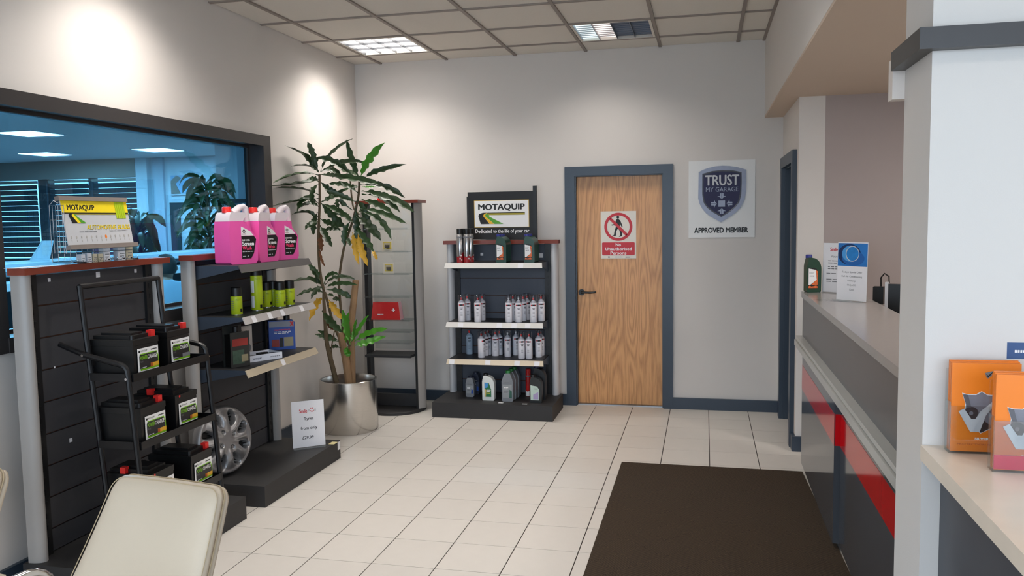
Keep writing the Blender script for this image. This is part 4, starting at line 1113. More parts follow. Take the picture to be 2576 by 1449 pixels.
for k, (x, yy) in enumerate(((-.05, .05), (.03, .09), (.045, .04))):
    pts = [(x + .04 * math.cos(a), yy + .022 * math.sin(a)) for a in [PI * 2 * q / 14 for q in range(14)]]
    MB().slab(pts, .012, .034 if k else .03).build('brake_pad', BLKPL if k else GREYP, tb, .003)
B('backing_card', -W / 2, D + .001, .0, -W / 2 + .115, D + .004, .2, mat('card_pale', (206, 198, 190), .6, var=.06, scale=20), tb)
yb = D + .0005
text(tb, 'BRAKE', -W / 2 + .03, .158, -W / 2 + .095, .174, yb, mat('print_taupe', (110, 104, 98), .6), .02); text(tb, 'PADS', -W / 2 + .034, .138, -W / 2 + .084, .154, yb, mat('print_taupe', (110, 104, 98)), .02)
ring(tb, -W / 2 + .08, .065, .012, .026, yb, GREYP, 'disc_print', 20); decal(tb, -W / 2, .12, -W / 2 + .022, .19, yb, ORANGE, 'print')
text(tb, 'MOTAQUIP', -W / 2 + .03, .011, -W / 2 + .085, .022, -.0006, NAVY, .03); lines(tb, .03, .1, [.015], .005, -.0002, GREYP)
pkp = onz(*cb(1130, 988), ZC)
tp = empty('treatment_pack', (pkp.x - .03, pkp.y + .02, ZC), 'blue carton pack with two bottle necks showing at its top, lowest shelf', 'carton', rz=.62)
W, D, H = .165, .065, .19
MB().prism([(-W / 2, 0), (W / 2, 0), (W / 2, H * .92), (W * .42, H), (-W / 2, H)], -D / 2, D / 2).build('carton', mat('carton_blue', (36, 76, 160), .4, var=.15, scale=14), tp, .003)
y = -D / 2 - .0005
decal(tp, -W * .48, H * .78, W * .46, H * .97, y, mat('carton_silver', (134, 138, 150), .4, var=.15, scale=16), 'print')
text(tp, 'TREATMENT PACK', -W * .3, H * .655, W * .32, H * .7, y - .0004, REDPL, .03); lines(tp, -W * .3, W * .36, [H * .6, H * .55], .005, y - .0002, WHITE)
decal(tp, -W * .4, .02, -W * .12, H * .36, y, mat('carton_red', (150, 50, 44)), 'print'); decal(tp, W * .06, .02, W * .42, H * .42, y, mat('carton_tan', (150, 140, 110)), 'print'); decal(tp, -W * .1, .015, W * .04, H * .4, y - .0004, BLACK, 'print')
flat(tp, [(W * .3, H * .8), (W * .36, H * .8), (W * .46, H * .95), (W * .4, H * .95)], y - .0008, RED, 'cross_stroke'); flat(tp, [(W * .4, H * .8), (W * .46, H * .8), (W * .36, H * .95), (W * .3, H * .95)], y - .001, RED, 'cross_stroke')
MB().lathe([(0, H), (.02, H), (.02, H + .03), (.018, H + .034), (0, H + .034)], 18, c=(W * .22, 0)).build('black_cap', BLKPL, tp)
MB().lathe([(0, H), (.011, H), (.011, H + .026), (0, H + .026)], 14, c=(-W * .2, 0)).build('clear_neck', CLEARCAP, tp); MB().lathe([(0, H + .026), (.012, H + .026), (.012, H + .044), (0, H + .044)], 14, c=(-W * .2, 0)).build('neck_cap', BLKPL, tp)

# ================================================================== BATTERY RACK
rk = empty('battery_rack', (-.46, -.05, .12), 'black tubular steel rack holding six car batteries', 'rack')
RO = Vector((-.46, -.05, .12))
def rtube(name, pts, r, m=BLKTUBE, seg=10, par=rk): return MB().tube([Vector(p) - RO for p in pts], r, seg).build(name, m, par)
YA, YB = -.325, .215
xb = lambda z: -.592 + (1.31 - z) * .085     # rear legs lean
xf = lambda z: -.352 + (.93 - z) * .075      # front legs lean
for yy in (YA, YB):
    rtube('rear_leg', [(xb(.122), yy, .122), (xb(1.305), yy, 1.305)], .0125)
    pts = [(xf(.122), yy, .122), (xf(.9), yy, .9)]
    for k in range(1, 6):
        a = PI / 2 * k / 5; pts.append((xf(.93) - .055 + .055 * math.cos(a) , yy, .92 + .045 * math.sin(a)))
    pts += [(xb(1.0), yy + (-.0 if yy < 0 else 0), 1.0), (xb(1.0) - .125, yy, 1.045)]
    yo = -.024 if yy < 0 else .024
    rtube('front_leg', [(p[0], p[1] + yo, p[2]) for p in pts], .0125)
    for (xx, zz) in ((xb(1.005), 1.0), (xf(.915), .9)):
        MB().tube([(xx - RO.x, yy + yo * 1.5 - RO.y, zz - RO.z), (xx - RO.x, yy + yo * 1.7 - RO.y, zz - RO.z)], .006, 10).build('bolt', CHROME, rk)
rtube('top_bar', [(xb(1.3), YA, 1.3), (xb(1.3), YB, 1.3)], .0125)
ROWS = (.895, .592, .285)
for k, z in enumerate(ROWS):
    tr = empty('shelf_tray', (0, 0, 0)); tr.parent = rk
    x0, x1 = xb(z) + .0, xf(z) + .012
    def tb_(n, a, b_, c, d, e, f_): B(n, a - RO.x, b_ - RO.y, c - RO.z, d - RO.x, e - RO.y, f_ - RO.z, BLKTUBE, tr, .002)
    tb_('tray_base', x0, YA + .0, z - .006, x1, YB, z)
    tb_('front_lip', x1, YA - .012, z - .012, x1 + .004, YB + .012, z + .022)
    tb_('side_rail', x0, YA - .012, z - .012, x1, YA - .008, z + .022); tb_('side_rail', x0, YB + .008, z - .012, x1, YB + .012, z + .022)
    tb_('rear_rail', x0 - .004, YA, z + .02, x0, YB, z + .05)
BATL = mat('battery_label_grey', (30, 30, 32), .4); BGR = mat('battery_green', (126, 190, 30), .4); BGO = mat('battery_gold', (224, 170, 40), .4, var=.1)
def battery(label, left=False, silver=False, L=.235, W=.175, H=.172, tall=False):
    t = empty('car_battery', (0, 0, 0), label, 'car battery', 'car batteries on the rack')
    MB().box(-W / 2 + .004, .004, 0, W / 2 - .004, L - .004, H - .035, taper=1.015).build('case', BLKPL, t, .004, 2)
    B('lid', -W / 2, 0, H - .034, W / 2, L, H - .008, BLKPL, t, .004, 2)
    MB().box(-W * .36, L * .12, H - .008, W * .36, L * .95, H + .008).box(-W * .22, L * .2, H + .008, W * .22, L * .86, H + .018).build('vent_cover', BLKPL, t, .005, 2)
    sx = -1 if left else 1
    ty = L * (.55 if left else .06)
    B('positive_terminal', sx * W * .4 - .014, ty, H - .008, sx * W * .4 + .014, ty + .026, H + .02, REDPL, t, .004, 2)
    MB().lathe([(0, H - .008), (.01, H - .008), (.009, H + .012), (0, H + .012)], 14, c=(-sx * W * .36, ty + .01)).build('negative_terminal', POSTM, t)
    if left: MB().tube([(-W * .3, -.001, H - .016), (-W * .3, .004, H - .016)], .006, 12).build('red_plug', REDPL, t)
    y = -.0006
    # the label sits right of centre on the short front face
    x0, x1, z0, z1 = -W * .36, W * .46, .018, .122
    decal(t, x0, z0, x1, z1, y, WHITE, 'label')
    flat(t, [(x0 + .016, z0 + .004), (x1, z0 + .004), (x1, z1 - .05), (x1 - .012, z1 - .024), (x0 + .016, z1 - .024)], y - .0006, BGR, 'label_green')
    flat(t, [(x0 + .014, z0 + .012), (x1 - .006, z0 + .012), (x1 - .006, z1 - .052), (x1 - .016, z1 - .028), (x0 + .014, z1 - .028), (x0 + .010, z1 - .036), (x0 + .010, z0 + .03)], y - .0012, BATL, 'label_panel')
    text(t, 'POWER', x0 + .014, z1 - .052, x0 + .064, z1 - .034, y - .0024, BGR, .02); text(t, 'CHARGE', x0 + .065, z1 - .052, x1 - .012, z1 - .034, y - .0024, WHITE, .03)
    text(t, 'MOTAQUIP', x0 + .022, z1 - .018, x0 + .066, z1 - .009, y - .0006, BLACK, .02); lines(t, x1 - .052, x1 - .012, [z1 - .016], .005, y - .0006, BLACK)
    flat(t, [(x0 + .006, z1 - .018), (x0 + .018, z1 - .018), (x0 + .016, z1 - .009), (x0 + .013, z1 - .009), (x0 + .012, z1 - .013), (x0 + .011, z1 - .009), (x0 + .008, z1 - .009)], y - .0006, BLACK, 'emblem')
    if not silver: decal(t, x1 - .06, z0 + .012, x1, z0 + .03, y - .0018, BGO, 'label_gold'); decal(t, x1 - .06, z0 + .012, x1 - .045, z0 + .03, y - .0022, mat('battery_rust', (176, 88, 30)), 'label_rust')
    else: decal(t, x1 - .06, z0 + .012, x1, z0 + .03, y - .0018, GREYP, 'label_silver')
    text(t, 'PLUS', x0 + .015, z1 - .064, x0 + .034, z1 - .057, y - .0024, GREYP, .01); lines(t, x0 + .018, x0 + .056, [z0 + .015], .003, y - .0022, LTGREY)
    return t
R90 = PI / 2
def setb(t, y, z, dx=0): t.location = (xf(z) + .012 - .018 + dx, y, z + .0006); t.rotation_euler = (0, 0, R90); return t
b1 = setb(battery('black car battery with gold label strip, top tray left'), -.212, ROWS[0])
setb(battery('black car battery with silver label strip, top tray right', silver=True), .055, ROWS[0], -.02)
dup(b1, (xf(ROWS[1]) - .004, -.218, ROWS[1] + .0006), R90, 'black car battery with right hand red terminal, middle tray left')
b4 = setb(battery('black car battery with left hand red terminal, middle tray right', left=True), .048, ROWS[1], -.012)
dup(b4, (xf(ROWS[2]) - .012, -.2, ROWS[2] + .0006), R90, 'black car battery half hidden by the cream chair, bottom tray left')
dup(b1, (xf(ROWS[2]) - .008, .1, ROWS[2] + .0006), R90, 'black car battery on the bottom tray right, beside the wheel trim')

# ================================================================== WHEEL TRIM
def wheel():
    t = empty('wheel_trim', (0, 0, 0), 'silver eight spoke plastic wheel trim leaning against the battery rack', 'wheel trim')
    R = .192; NA, NR = 160, 34
    m = MB(); bm = m.bm; i0 = m.mi(SILVER); i1 = m.mi(BLACK)
    def hole(r, a):
        # eight teardrop openings between the spokes
        k = (a / (2 * PI) * 8) % 1.0 - .5
        sw = .10 * math.sin((r / R) * 4)          # slight swirl
        d = abs(k + sw * .4) * 2 * PI * r / 8
        u = (r / R - .42) / .46
        if u <= 0 or u >= 1: return 0.0
        wv = .033 * (u ** .7) * (1 - u ** 5)
        return max(0.0, min(1.0, (wv - d) / .010 + .5)) if d < wv + .006 else 0.0
    def H(r, a):
        base = .028 * (1 - (r / R) ** 2) + .006
        k = abs((a / (2 * PI) * 8) % 1.0 - .5) * 2      # 1 at spoke centre
        sp = .016 * math.exp(-((1 - k) / .55) ** 2) * math.sin(min(1, max(0, (r / R - .22) / .7)) * PI)
        rim = .01 * math.exp(-((r / R - .93) / .05) ** 2) - .016 * max(0, (r / R - .96) / .04) ** 2
        h = base + sp + rim - .045 * hole(r, a)
        for q in range(4):
            b = q * PI / 2 + .5
            dx = r * math.cos(a) - .052 * math.cos(b); dy = r * math.sin(a) - .052 * math.sin(b)
            d = math.hypot(dx, dy)
            if d < .013: h -= .014 * (1 - (d / .013) ** 4)
        return h
    rows = []
    c = bm.verts.new((0, -H(0, 0), 0))
    for j in range(1, NR + 1):
        r = R * j / NR
        rows.append([bm.verts.new((r * math.cos(2 * PI * k / NA), -H(r, 2 * PI * k / NA), r * math.sin(2 * PI * k / NA))) for k in range(NA)])
    for k in range(NA): bm.faces.new((c, rows[0][(k + 1) % NA], rows[0][k]))
    for j in range(NR - 1):
        for k in range(NA):
            f = bm.faces.new((rows[j][k], rows[j][(k + 1) % NA], rows[j + 1][(k + 1) % NA], rows[j + 1][k]))
            r = R * (j + 1.5) / NR
            f.material_index = 1 if hole(r, 2 * PI * (k + .5) / NA) > .8 else 0
    back = [bm.verts.new((R * math.cos(2 * PI * k / NA), .028, R * math.sin(2 * PI * k / NA))) for k in range(NA)]
    for k in range(NA): bm.faces.new((rows[-1][k], rows[-1][(k + 1) % NA], back[(k + 1) % NA], back[k]))
    m.build('trim_face', None, t, ang=60)
    for q in range(4):
        b = q * PI / 2 + .5
        MB().lathe([(.0, .009), (.008, .009), (.009, .0), (.009, -.012)], 6).build('bolt_cover', SILVER, t).matrix_local = Matrix.Translation((.052 * math.cos(b), -.02, .052 * math.sin(b))) @ Matrix.Rotation(PI / 2, 4, 'X')
    MB().tube([(R * .9 * math.cos(2 * PI * k / 40), .036, R * .9 * math.sin(2 * PI * k / 40)) for k in range(41)], .006, 6, cap=False).build('rear_clip_ring', BLKPL, t)
    return t
wt = wheel()
wt.location = (-.59, .735, .12 + .198 * math.cos(.14) + .012); wt.rotation_euler = (-.14, 0, 1.3); wt.scale = (1.03, 1.03, 1.03)

# ================================================================== TYRE PRICE SIGN
p0, p1 = onz(739, 1129, .121), onz(817, 1119, .121)
ang = math.atan2(p1.y - p0.y, p1.x - p0.x)
def a_sign(loc, rz, label, w=.21, h=.3, tilt=.06, foot=.045):
    t = empty('acrylic_sign', loc, label, 'sign', None, rz)
    pl = empty('panel', (0, 0, .002)); pl.parent = t; pl.rotation_euler = (-tilt, 0, 0)
    B('acrylic_sheet', -w / 2, -.002, 0, w / 2, .002, h, ACRYL, pl)
    B('foot', -w / 2, -foot, .0003, w / 2, 0, .0035, ACRYL, t)
    decal(pl, -w / 2 + .001, .001, w / 2 - .001, h - .001, -.0022, PAPER, 'paper')
    return t, pl
ts, pl = a_sign(((p0.x + p1.x) / 2, (p0.y + p1.y) / 2, .1203), ang, 'white acrylic sign advertising tyres from only 29.99 on the plinth')
y = -.003
text(pl, 'Smile', -.055, .222, -.004, .247, y, RED, .035)
for (xa, xb_) in ((.0, .014), (.04, .053)): decal(pl, xa, .228, xb_, .243, y + .0003, LTGREY, 'logo_block')
flat(pl, [(.014 + .026 * k / 8, .232 - .008 * math.sin(PI * k / 8)) for k in range(9)] + [(.014 + .026 * (8 - k) / 8, .236 - .006 * math.sin(PI * k / 8)) for k in range(9)], y, RED, 'logo_smile')
for xx in (.02, .031): flat(pl, ell(xx, .248, .0028, .005, 10), y, RED, 'logo_eye')
text(pl, 'Tyres', -.028, .168, .034, .194, y, BLACK, .015); text(pl, 'from only', -.05, .107, .056, .133, y, BLACK, .015); text(pl, '£29.99', -.042, .052, .03, .072, y, BLACK, .015)

# ================================================================== POT AND DRACAENA
PC = Vector((-.525, 2.305, 0))
pot = empty('steel_planter', PC, 'brushed steel cylinder planter standing beside the display tower', 'planter')
MB().lathe([(0, .0), (.214, .0), (.2165, .004), (.2165, .384), (.213, .388), (.205, .388), (.203, .38), (.203, .3)], 64).build('cylinder', STEEL, pot)
MB().lathe([(0, .345), (.204, .338)], 32).build('soil', SOIL, pot)
dr_ = empty('dracaena_plant', PC + Vector((0, 0, .34)), 'tall dracaena with drooping dark green leaves in the steel planter', 'plant')
DO = dr_.location.copy()
def pp(u, v, dy=0.0):
    p = ony(u, v, PC.y + dy)
    if p.x < LX + .06: p = onx(u, v, LX + .06)      # keep clear of the wall
    return p - DO
k5 = lambda x, y: (670 + x / 3.813, 340 + y / 3.813)
k8 = lambda x, y: (740 + x / 4.26, 660 + y / 4.26)
def stem(pts, r, mm, dys):
    P = [pp(u, v, d) for (u, v), d in zip(pts, dys)]
    # smooth by subdividing
    Q = []
    for k in range(len(P) - 1):
        for q in range(4):
            t_ = q / 4; p_ = P[max(0, k - 1)]; a_, b_ = P[k], P[k + 1]; n_ = P[min(len(P) - 1, k + 2)]
            Q.append(.5 * ((2 * a_) + (b_ - p_) * t_ + (2 * p_ - 5 * a_ + 4 * b_ - n_) * t_ ** 2 + (3 * a_ - p_ - 3 * b_ + n_) * t_ ** 3))
    Q.append(P[-1])
    n = len(Q)
    MB().tube(Q, r[0], 10, rads=[r[0] + (r[1] - r[0]) * k / (n - 1) for k in range(n)]).build('stem', mm, dr_)
stem([k8(455, 1290), k8(412, 1120), k8(352, 870), k8(332, 620), k8(318, 400), k8(318, 300)], (.021, .009), STEMM, (-.05, -.06, -.08, -.08, -.08, -.08))
stem([k8(318, 300), k8(285, 150), k5(505, 1200), k5(500, 950), k5(512, 650), k5(510, 375)], (.011, .009), STEMM, (-.08, -.06, -.05, -.04, -.02, 0))
stem([k8(585, 1290), k8(560, 1080), k8(520, 880), k8(500, 760)], (.03, .026), BARK, (0, .0, -.01, -.02))
stem([k8(480, 800), k8(415, 640), k8(365, 450), k8(330, 320)], (.012, .009), STEMM, (-.02, -.04, -.06, -.08))
stem([k8(622, 1290), k8(618, 1000), k8(612, 700), k8(640, 400), k8(660, 190)], (.027, .024), BARK, (.05, .05, .05, .06, .07))
stem([k8(600, 900), k8(530, 740), k8(495, 450), k8(478, 200), k5(700, 1350), k5(745, 1080), k5(835, 800), k5(885, 570), k5(893, 400)], (.01, .009), STEMM, (.03, .02, .03, .05, .06, .07, .06, .04, .02))
stem([k8(410, 1060), k8(400, 930), k8(420, 800), k8(432, 735)], (.006, .004), STEMM, (-.05, -.06, -.06, -.06))
stem([k5(890, 760), k5(838, 700), k5(815, 560), k5(806, 430)], (.007, .006), STEMM, (.06, .08, .1, .1))
rng = random.Random(11)
def L5(pts, w=.03, mm=LEAF, dy=None, f=k5):
    d = rng.uniform(-.16, .16) if dy is None else dy
    dz = rng.choice((-1, 1)) * .0
    base = 0.0 if f is k5 else -.06
    P = [pp(*f(*p), base + d * t_) for p, t_ in zip(pts, (.12, .6, 1.0))]
    leaf_mesh(P, w * .8, .26, .55, seed=rng.randint(0, 999), n=18).build('leaf', mm, dr_, ang=70)
for a in (((505, 360), (400, 225), (180, 102)), ((495, 350), (455, 200), (392, 62), ), ((495, 355), (410, 300), (235, 300)), ((525, 350), (620, 190), (825, 35)), ((500, 385), (310, 375), (65, 460)),
          ((500, 420), (330, 465), (40, 490)), ((500, 570), (330, 520), (70, 508)), ((505, 450), (450, 425), (392, 455)), ((500, 470), (450, 540), (440, 670)), ((500, 610), (330, 630), (65, 680)),
          ((505, 660), (380, 610), (295, 740)), ((505, 690), (430, 660), (325, 692)), ((497, 785), (390, 745), (245, 760)), ((492, 830), (440, 850), (368, 905)), ((490, 740), (465, 830), (450, 960)),
          ((520, 355), (620, 335), (718, 388)), ((525, 375), (620, 390), (735, 410)), ((850, 410), (660, 270), (475, 222)), ((512, 440), (600, 520), (705, 570)), ((525, 640), (640, 600), (800, 500)),
          ((515, 640), (630, 760), (755, 885)), ((530, 660), (690, 730), (830, 840)), ((515, 800), (620, 850), (745, 872)), ((510, 860), (565, 960), (632, 1076)), ((520, 935), (620, 905), (715, 912)),
          ((520, 380), (830, 420), (1110, 480)), ((530, 345), (730, 265), (938, 262))):
    L5(a, .034 if a[0] in ((850, 410), (520, 380), (515, 640), (525, 640)) else .027)
L5(((500, 900), (525, 1020), (530, 1115)), .024, LEAFX); L5(((500, 1040), (525, 1170), (565, 1262)), .012, LEAFX)
for a, w in ((((885, 410), (835, 260), (768, 42)), .028), (((940, 410), (1080, 345), (1342, 278)), .027), (((895, 480), (1120, 490), (1330, 602)), .028), (((910, 540), (1090, 590), (1285, 745)), .034),
          (((915, 570), (1170, 610), (1425, 742)), .038), (((915, 620), (1070, 670), (1218, 755)), .028), (((895, 640), (960, 700), (1005, 785)), .022), (((900, 705), (1120, 760), (1345, 850)), .03), (((890, 730), (1090, 820), (1200, 1002)), .026),
          (((865, 780), (980, 870), (1100, 1012)), .04), (((850, 880), (950, 1000), (1030, 1120)), .028), (((835, 880), (890, 1000), (900, 1115)), .034), (((805, 830), (760, 930), (750, 1065)), .03), (((855, 700), (875, 840), (880, 985)), .034),
          (((880, 560), (760, 490), (590, 470)), .028), (((860, 640), (720, 590), (560, 530)), .028), (((825, 720), (700, 640), (700, 705)), .026), (((900, 400), (820, 365), (708, 335)), .024), (((775, 980), (790, 1020), (805, 1062)), .018),
          (((885, 480), (820, 500), (700, 440)), .026), (((870, 620), (930, 720), (990, 900)), .028), (((840, 800), (740, 770), (640, 700)), .026)):
    L5(a, w)
L5(((900, 405), (990, 250), (1132, 72)), .04, LEAFB, -.1); L5(((920, 490), (985, 505), (1045, 492)), .016, LEAFB)
L5(((828, 930), (850, 1060), (888, 1248)), .026, LEAFY); L5(((880, 950), (910, 1080), (972, 1255)), .03, LEAFY); L5(((1015, 1095), (1040, 1150), (1064, 1200)), .016, LEAFY)
for a, w, mm in ((((290, 185), (235, 110), (152, 18)), .026, LEAF), (((295, 200), (230, 150), (200, 80)), .02, LEAF), (((300, 260), (190, 190), (-85, 222)), .028, LEAF), (((320, 240), (380, 140), (478, 128)), .022, LEAF), (((330, 245), (460, 165), (655, 182)), .024, LEAF), (((340, 270), (470, 232), (685, 242)), .022, LEAF),
          (((340, 290), (490, 320), (642, 398)), .026, LEAF), (((310, 285), (260, 285), (178, 392)), .024, LEAF), (((320, 330), (200, 305), (28, 362)), .024, LEAF), (((300, 380), (245, 450), (163, 625)), .03, LEAFY), (((370, 400), (430, 490), (512, 612)), .03, LEAFY),
          (((298, 520), (395, 640), (518, 755)), .032, LEAF), (((322, 570), (370, 660), (425, 722)), .022, LEAFX), (((345, 345), (390, 352), (420, 362)), .014, LEAF), (((420, 370), (450, 395), (492, 412)), .02, LEAF),
          (((600, 880), (560, 700), (518, 505)), .03, LEAFB), (((600, 860), (575, 700), (586, 535)), .026, LEAFB), (((620, 850), (700, 720), (800, 563)), .024, LEAFB), (((640, 850), (790, 780), (1002, 712)), .038, LEAFB), (((645, 890), (770, 870), (992, 788)), .036, LEAFB),
          (((480, 840), (380, 790), (252, 728)), .02, LEAF), (((482, 850), (350, 815), (222, 768)), .022, LEAF), (((500, 920), (430, 910), (378, 946)), .022, LEAF), (((575, 900), (570, 950), (592, 1010)), .03, LEAFB), (((640, 835), (655, 720), (672, 608)), .02, LEAFB), (((600, 850), (640, 800), (650, 700)), .024, LEAFB), (((560, 860), (540, 760), (515, 640)), .024, LEAFB)):
    L5(a, w, mm, None, k8)

# ================================================================== DISPLAY TOWER
TC = Vector((-.41, 2.985, 0))
tw = empty('display_tower', TC, 'tall charcoal display tower with clear shelves and round base in the corner', 'display tower')
MB().lathe([(0, 0), (.25, 0), (.254, .004), (.254, .02), (.248, .026), (0, .026)], 48).build('round_base', PLINTH, tw)
xl, xr = -.632 - TC.x, -.186 - TC.x
for s, x in ((-1, xl), (1, xr)):
    B('upright', x - .024 if s > 0 else x - .0, -.06, .026, x + .0 if s > 0 else x + .03, .02, 1.71, POSTM, tw, .002)
    n = 10; xo = x + s * .0
    poly = [(xo, -.07)] + [(xo + s * .045 * math.sin(PI * k / n), -.07 + .13 * k / n) for k in range(1, n)] + [(xo, .06)]
    MB().slab(poly, .026, 1.71).build('side_column', COLGREY, tw)
B('top_cap', -.27, -.1, 1.71, .27, .1, 1.735, REDWOOD, tw, .005, 2)
B('lower_shelf', xl + .03, -.17, .462, xr - .024, .06, .482, DKGREY, tw, .003)
B('rear_brace', xl + .03, .0, .03, xr - .024, .02, .13, DKGREY, tw)
TZ = [onz(0, 0, 0).z] 
for k, v in enumerate((577, 633, 688, 745, 802, 830, 858)):
    z = ony(985, v, TC.y).z
    f = MB(); f.box(xl + .032, -.16, z, xr - .026, .05, z + .003); f.box(xl + .032, -.163, z, xr - .026, -.16, z + .014)
    f.build('clear_shelf', ACRYL, tw, smooth=False)
B('clear_back', xl + .032, .052, .5, xr - .026, .054, 1.7, ACRYL, tw)
zs_ = ony(985, 802, TC.y - .06).z
fa = empty('first_aid_kit', (ony(975, 802, TC.y - .06).x, TC.y - .06, ony(985, 802, TC.y).z + .004), 'red first aid pouch in glossy wrap on a clear tower shelf', 'first aid kit', rz=.05)
bm_ = MB(); bm_.box(-.125, -.045, 0, .125, .045, .145, taper=.86); o = bm_.build('pouch', mat('first_aid_red', (190, 44, 46), .18, var=.1, scale=16, bump=.6, bscale=26, coat=.8), fa, .02, 3)
decal(fa, .062, .066, .07, .094, -.0425, WHITE, 'cross_bar'); decal(fa, .052, .076, .08, .084, -.0428, WHITE, 'cross_bar')
lines(fa, -.07, -.02, [.04], .008, -.0445, LTGREY)
for k, (u, v0, v1) in enumerate(((975, 605, 630), (979, 661, 688))):
    p = ony(u, v1, TC.y - .07); zb = ony(985, (633, 688)[k], TC.y).z + .0035
    t = empty('bulb_pack', (p.x, TC.y - .08, zb), 'yellow edged bulb blister pack on the %s tower shelf' % ('upper' if k == 0 else 'next lower'), 'bulb pack')
    decal(t, -.045, 0, .045, .085, 0, mat('pack_pale', (214, 206, 190), .5), 'card', .003)
    decal(t, -.03, .02, .038, .078, -.0032, mat('pack_yellow', (220, 196, 70), .4), 'print'); decal(t, -.026, .028, .028, .072, -.0036, mat('pack_cream', (190, 178, 150), .4, var=.3, scale=90), 'print')
    MB().box(-.006, -.014, .03, .016, -.004, .05).build('bulb', mat('bulb_grey', (120, 110, 104), .3), t, .004); B('blister', -.012, -.018, .024, .024, -.0042, .056, WRAP, t)
rt = B('red_tab', -.015, -.105, 0, .015, -.1005, .02, REDPL, None, .001); rt.location = (TC.x + .02, TC.y, 1.7355); rt.location = (ony(953, 500, TC.y).x, TC.y + .1, 1.7355)
tag(rt, 'small red tab standing on the tower top', 'tab')

# ================================================================== COUNTER
sc = empty('service_counter', (2.68, .4, 0), 'grey service counter with red banded gloss front panels on the right', 'counter')
def cbx(name, x0, y0, z0, x1, y1, z1, m, bev=0.0, par=sc): return B(name, x0 - 2.68, y0 - .4, z0, x1 - 2.68, y1 - .4, z1, m, par, bev, 2)
CY0, CY1 = PY1 + .002, 1.86
cbx('worktop', 2.676, CY0, 1.066, 2.985, CY1, 1.1, CTOP, .003)
cbx('upper_front', 2.684, CY0, .83, 2.72, CY1 - .004, 1.066, CFRONT, .002)
cbx('ledge', 2.645, CY0, .811, 2.7, CY1 + .0, .83, LEDGE, .002); cbx('ledge_front', 2.638, CY0, .772, 2.69, CY1 + .0, .806, LEDGE, .003)
cbx('carcass', 2.722, CY0, .06, 2.96, CY1 - .002, 1.066, CFRONT); cbx('toe_kick', 2.76, CY0, 0, 2.94, CY1 - .02, .06, DKGREY)
YJ = .545
pa = empty('front_panel', (0, 0, 0)); pa.parent = sc; cbx('panel', 2.686, YJ, .035, 2.722, CY1 - .004, .772, CPANEL, .002, pa); cbx('red_band', 2.6852, YJ, .50, 2.687, CY1 - .004, .648, CRED, 0, pa); cbx('red_band', 2.69, YJ - .0012, .50, 2.722, YJ, .648, CRED, 0, pa)
pa = empty('front_panel', (0, 0, 0)); pa.parent = sc; cbx('panel', 2.712, CY0, .035, 2.722, YJ - .004, .772, CPANEL, .0, pa); cbx('red_band', 2.7112, CY0, .50, 2.713, YJ - .004, .648, CRED, 0, pa)
dk = empty('office_desk', (3.3, .4, 0), 'white office desk hidden behind the grey service counter', 'desk')
B('desk_top', -.3, -1.2, .72, .45, 1.2, .75, FARW, dk, .003); B('leg', -.28, -1.15, 0, .4, -1.1, .72, FARW, dk); B('leg', -.28, 1.1, 0, .4, 1.15, .72, FARW, dk)
q0 = onx(2208, 765, 3.04)
mo = empty('monitor', (3.115, q0.y + .09 + .0, .751), 'black computer monitor with silver edge standing behind the counter', 'monitor', rz=-.35)
B('base', -.1, -.09, 0, .1, .09, .015, BLKPL, mo, .005); B('stand', -.03, -.0, .015, .03, .03, .2, BLKPL, mo, .004)
B('screen_case', -.0, -.03, .1, .5, .0, .42, BLKPL, mo, .006, 2); B('silver_edge', -.016, -.036, .1, .0, .004, .43, LTGREY, mo, .004, 2)
MB().tube([(-.05, .05, .39), (-.05, .04, .45), (-.03, .03, .475), (-.005, .02, .46), (.0, .0, .425)], .004, 8).build('cable', BLKPL, mo)
B('camera_body', -.085, .0, .3, -.03, .05, .4, BLKPL, mo, .015, 3)

ZT = 1.1005
ob = dup(used['oil'], (0, 0, 0), .22, 'single green oil bottle at the far end of the grey counter')
del ob['group']; p = onz(2043, 733, ZT); ob.location = (p.x - .004, p.y + .03, ZT); ob.location.y = min(ob.location.y, CY1 - .038)
p0, p1 = onz(2104, 754, ZT), onz(2180, 761, ZT)
a1_, pl = a_sign(((p0.x + p1.x) / 2, (p0.y + p1.y) / 2, ZT), math.atan2(p1.y - p0.y, p1.x - p0.x), 'acrylic sign with blue air vent picture, front of two on the counter', (p1 - p0).length, .315, .03, .06)
w_ = (p1 - p0).length / 2; y = -.003
decal(pl, -w_ + .003, .185, w_ - .003, .308, y + .0003, mat('photo_blue', (40, 116, 190), .35, var=.25, scale=9), 'photo')
for (cx, cz, rx, rz_, mm, d) in ((-.02, .248, .075, .056, DEEPB, 0), (.005, .228, .07, .04, mat('photo_mid_blue', (34, 96, 168), .35), .0002), (-.012, .252, .054, .044, SKYB, .0006), (.0, .252, .042, .042, LTGREY, .0010), (.001, .252, .038, .038, mat('photo_vent_blue', (36, 124, 196), .35, var=.2, scale=50), .0014)):
    rx = min(rx, w_ - .004 - abs(cx)); flat(pl, [(cx + (px_ - cx), min(.307, max(.186, pz_))) for px_, pz_ in ell(cx, cz, rx, rz_)], y - d, mm, 'photo_shape')
for k, s_ in enumerate(("Today's Special Offer", 'Full Air Conditioning', 'Recharge', 'Only £35', 'Cool')):
    hw = (.064, .064, .026, .028, .013)[k]; hw = min(hw, w_ - .012); zz = .152 - k * .023
    text(pl, s_, -hw, zz - .006, hw, zz + .006, y, GREYP, .012)
p0 = onz(2071, 735, ZT); p1 = onz(2140, 739, ZT)
a2_, pl = a_sign(((p0.x + p1.x) / 2, min((p0.y + p1.y) / 2, CY1 - .1), ZT), math.atan2(p1.y - p0.y, p1.x - p0.x) - .1, 'white acrylic price sign with small red heading, behind the blue vent sign', .195, .295, .03, .05)
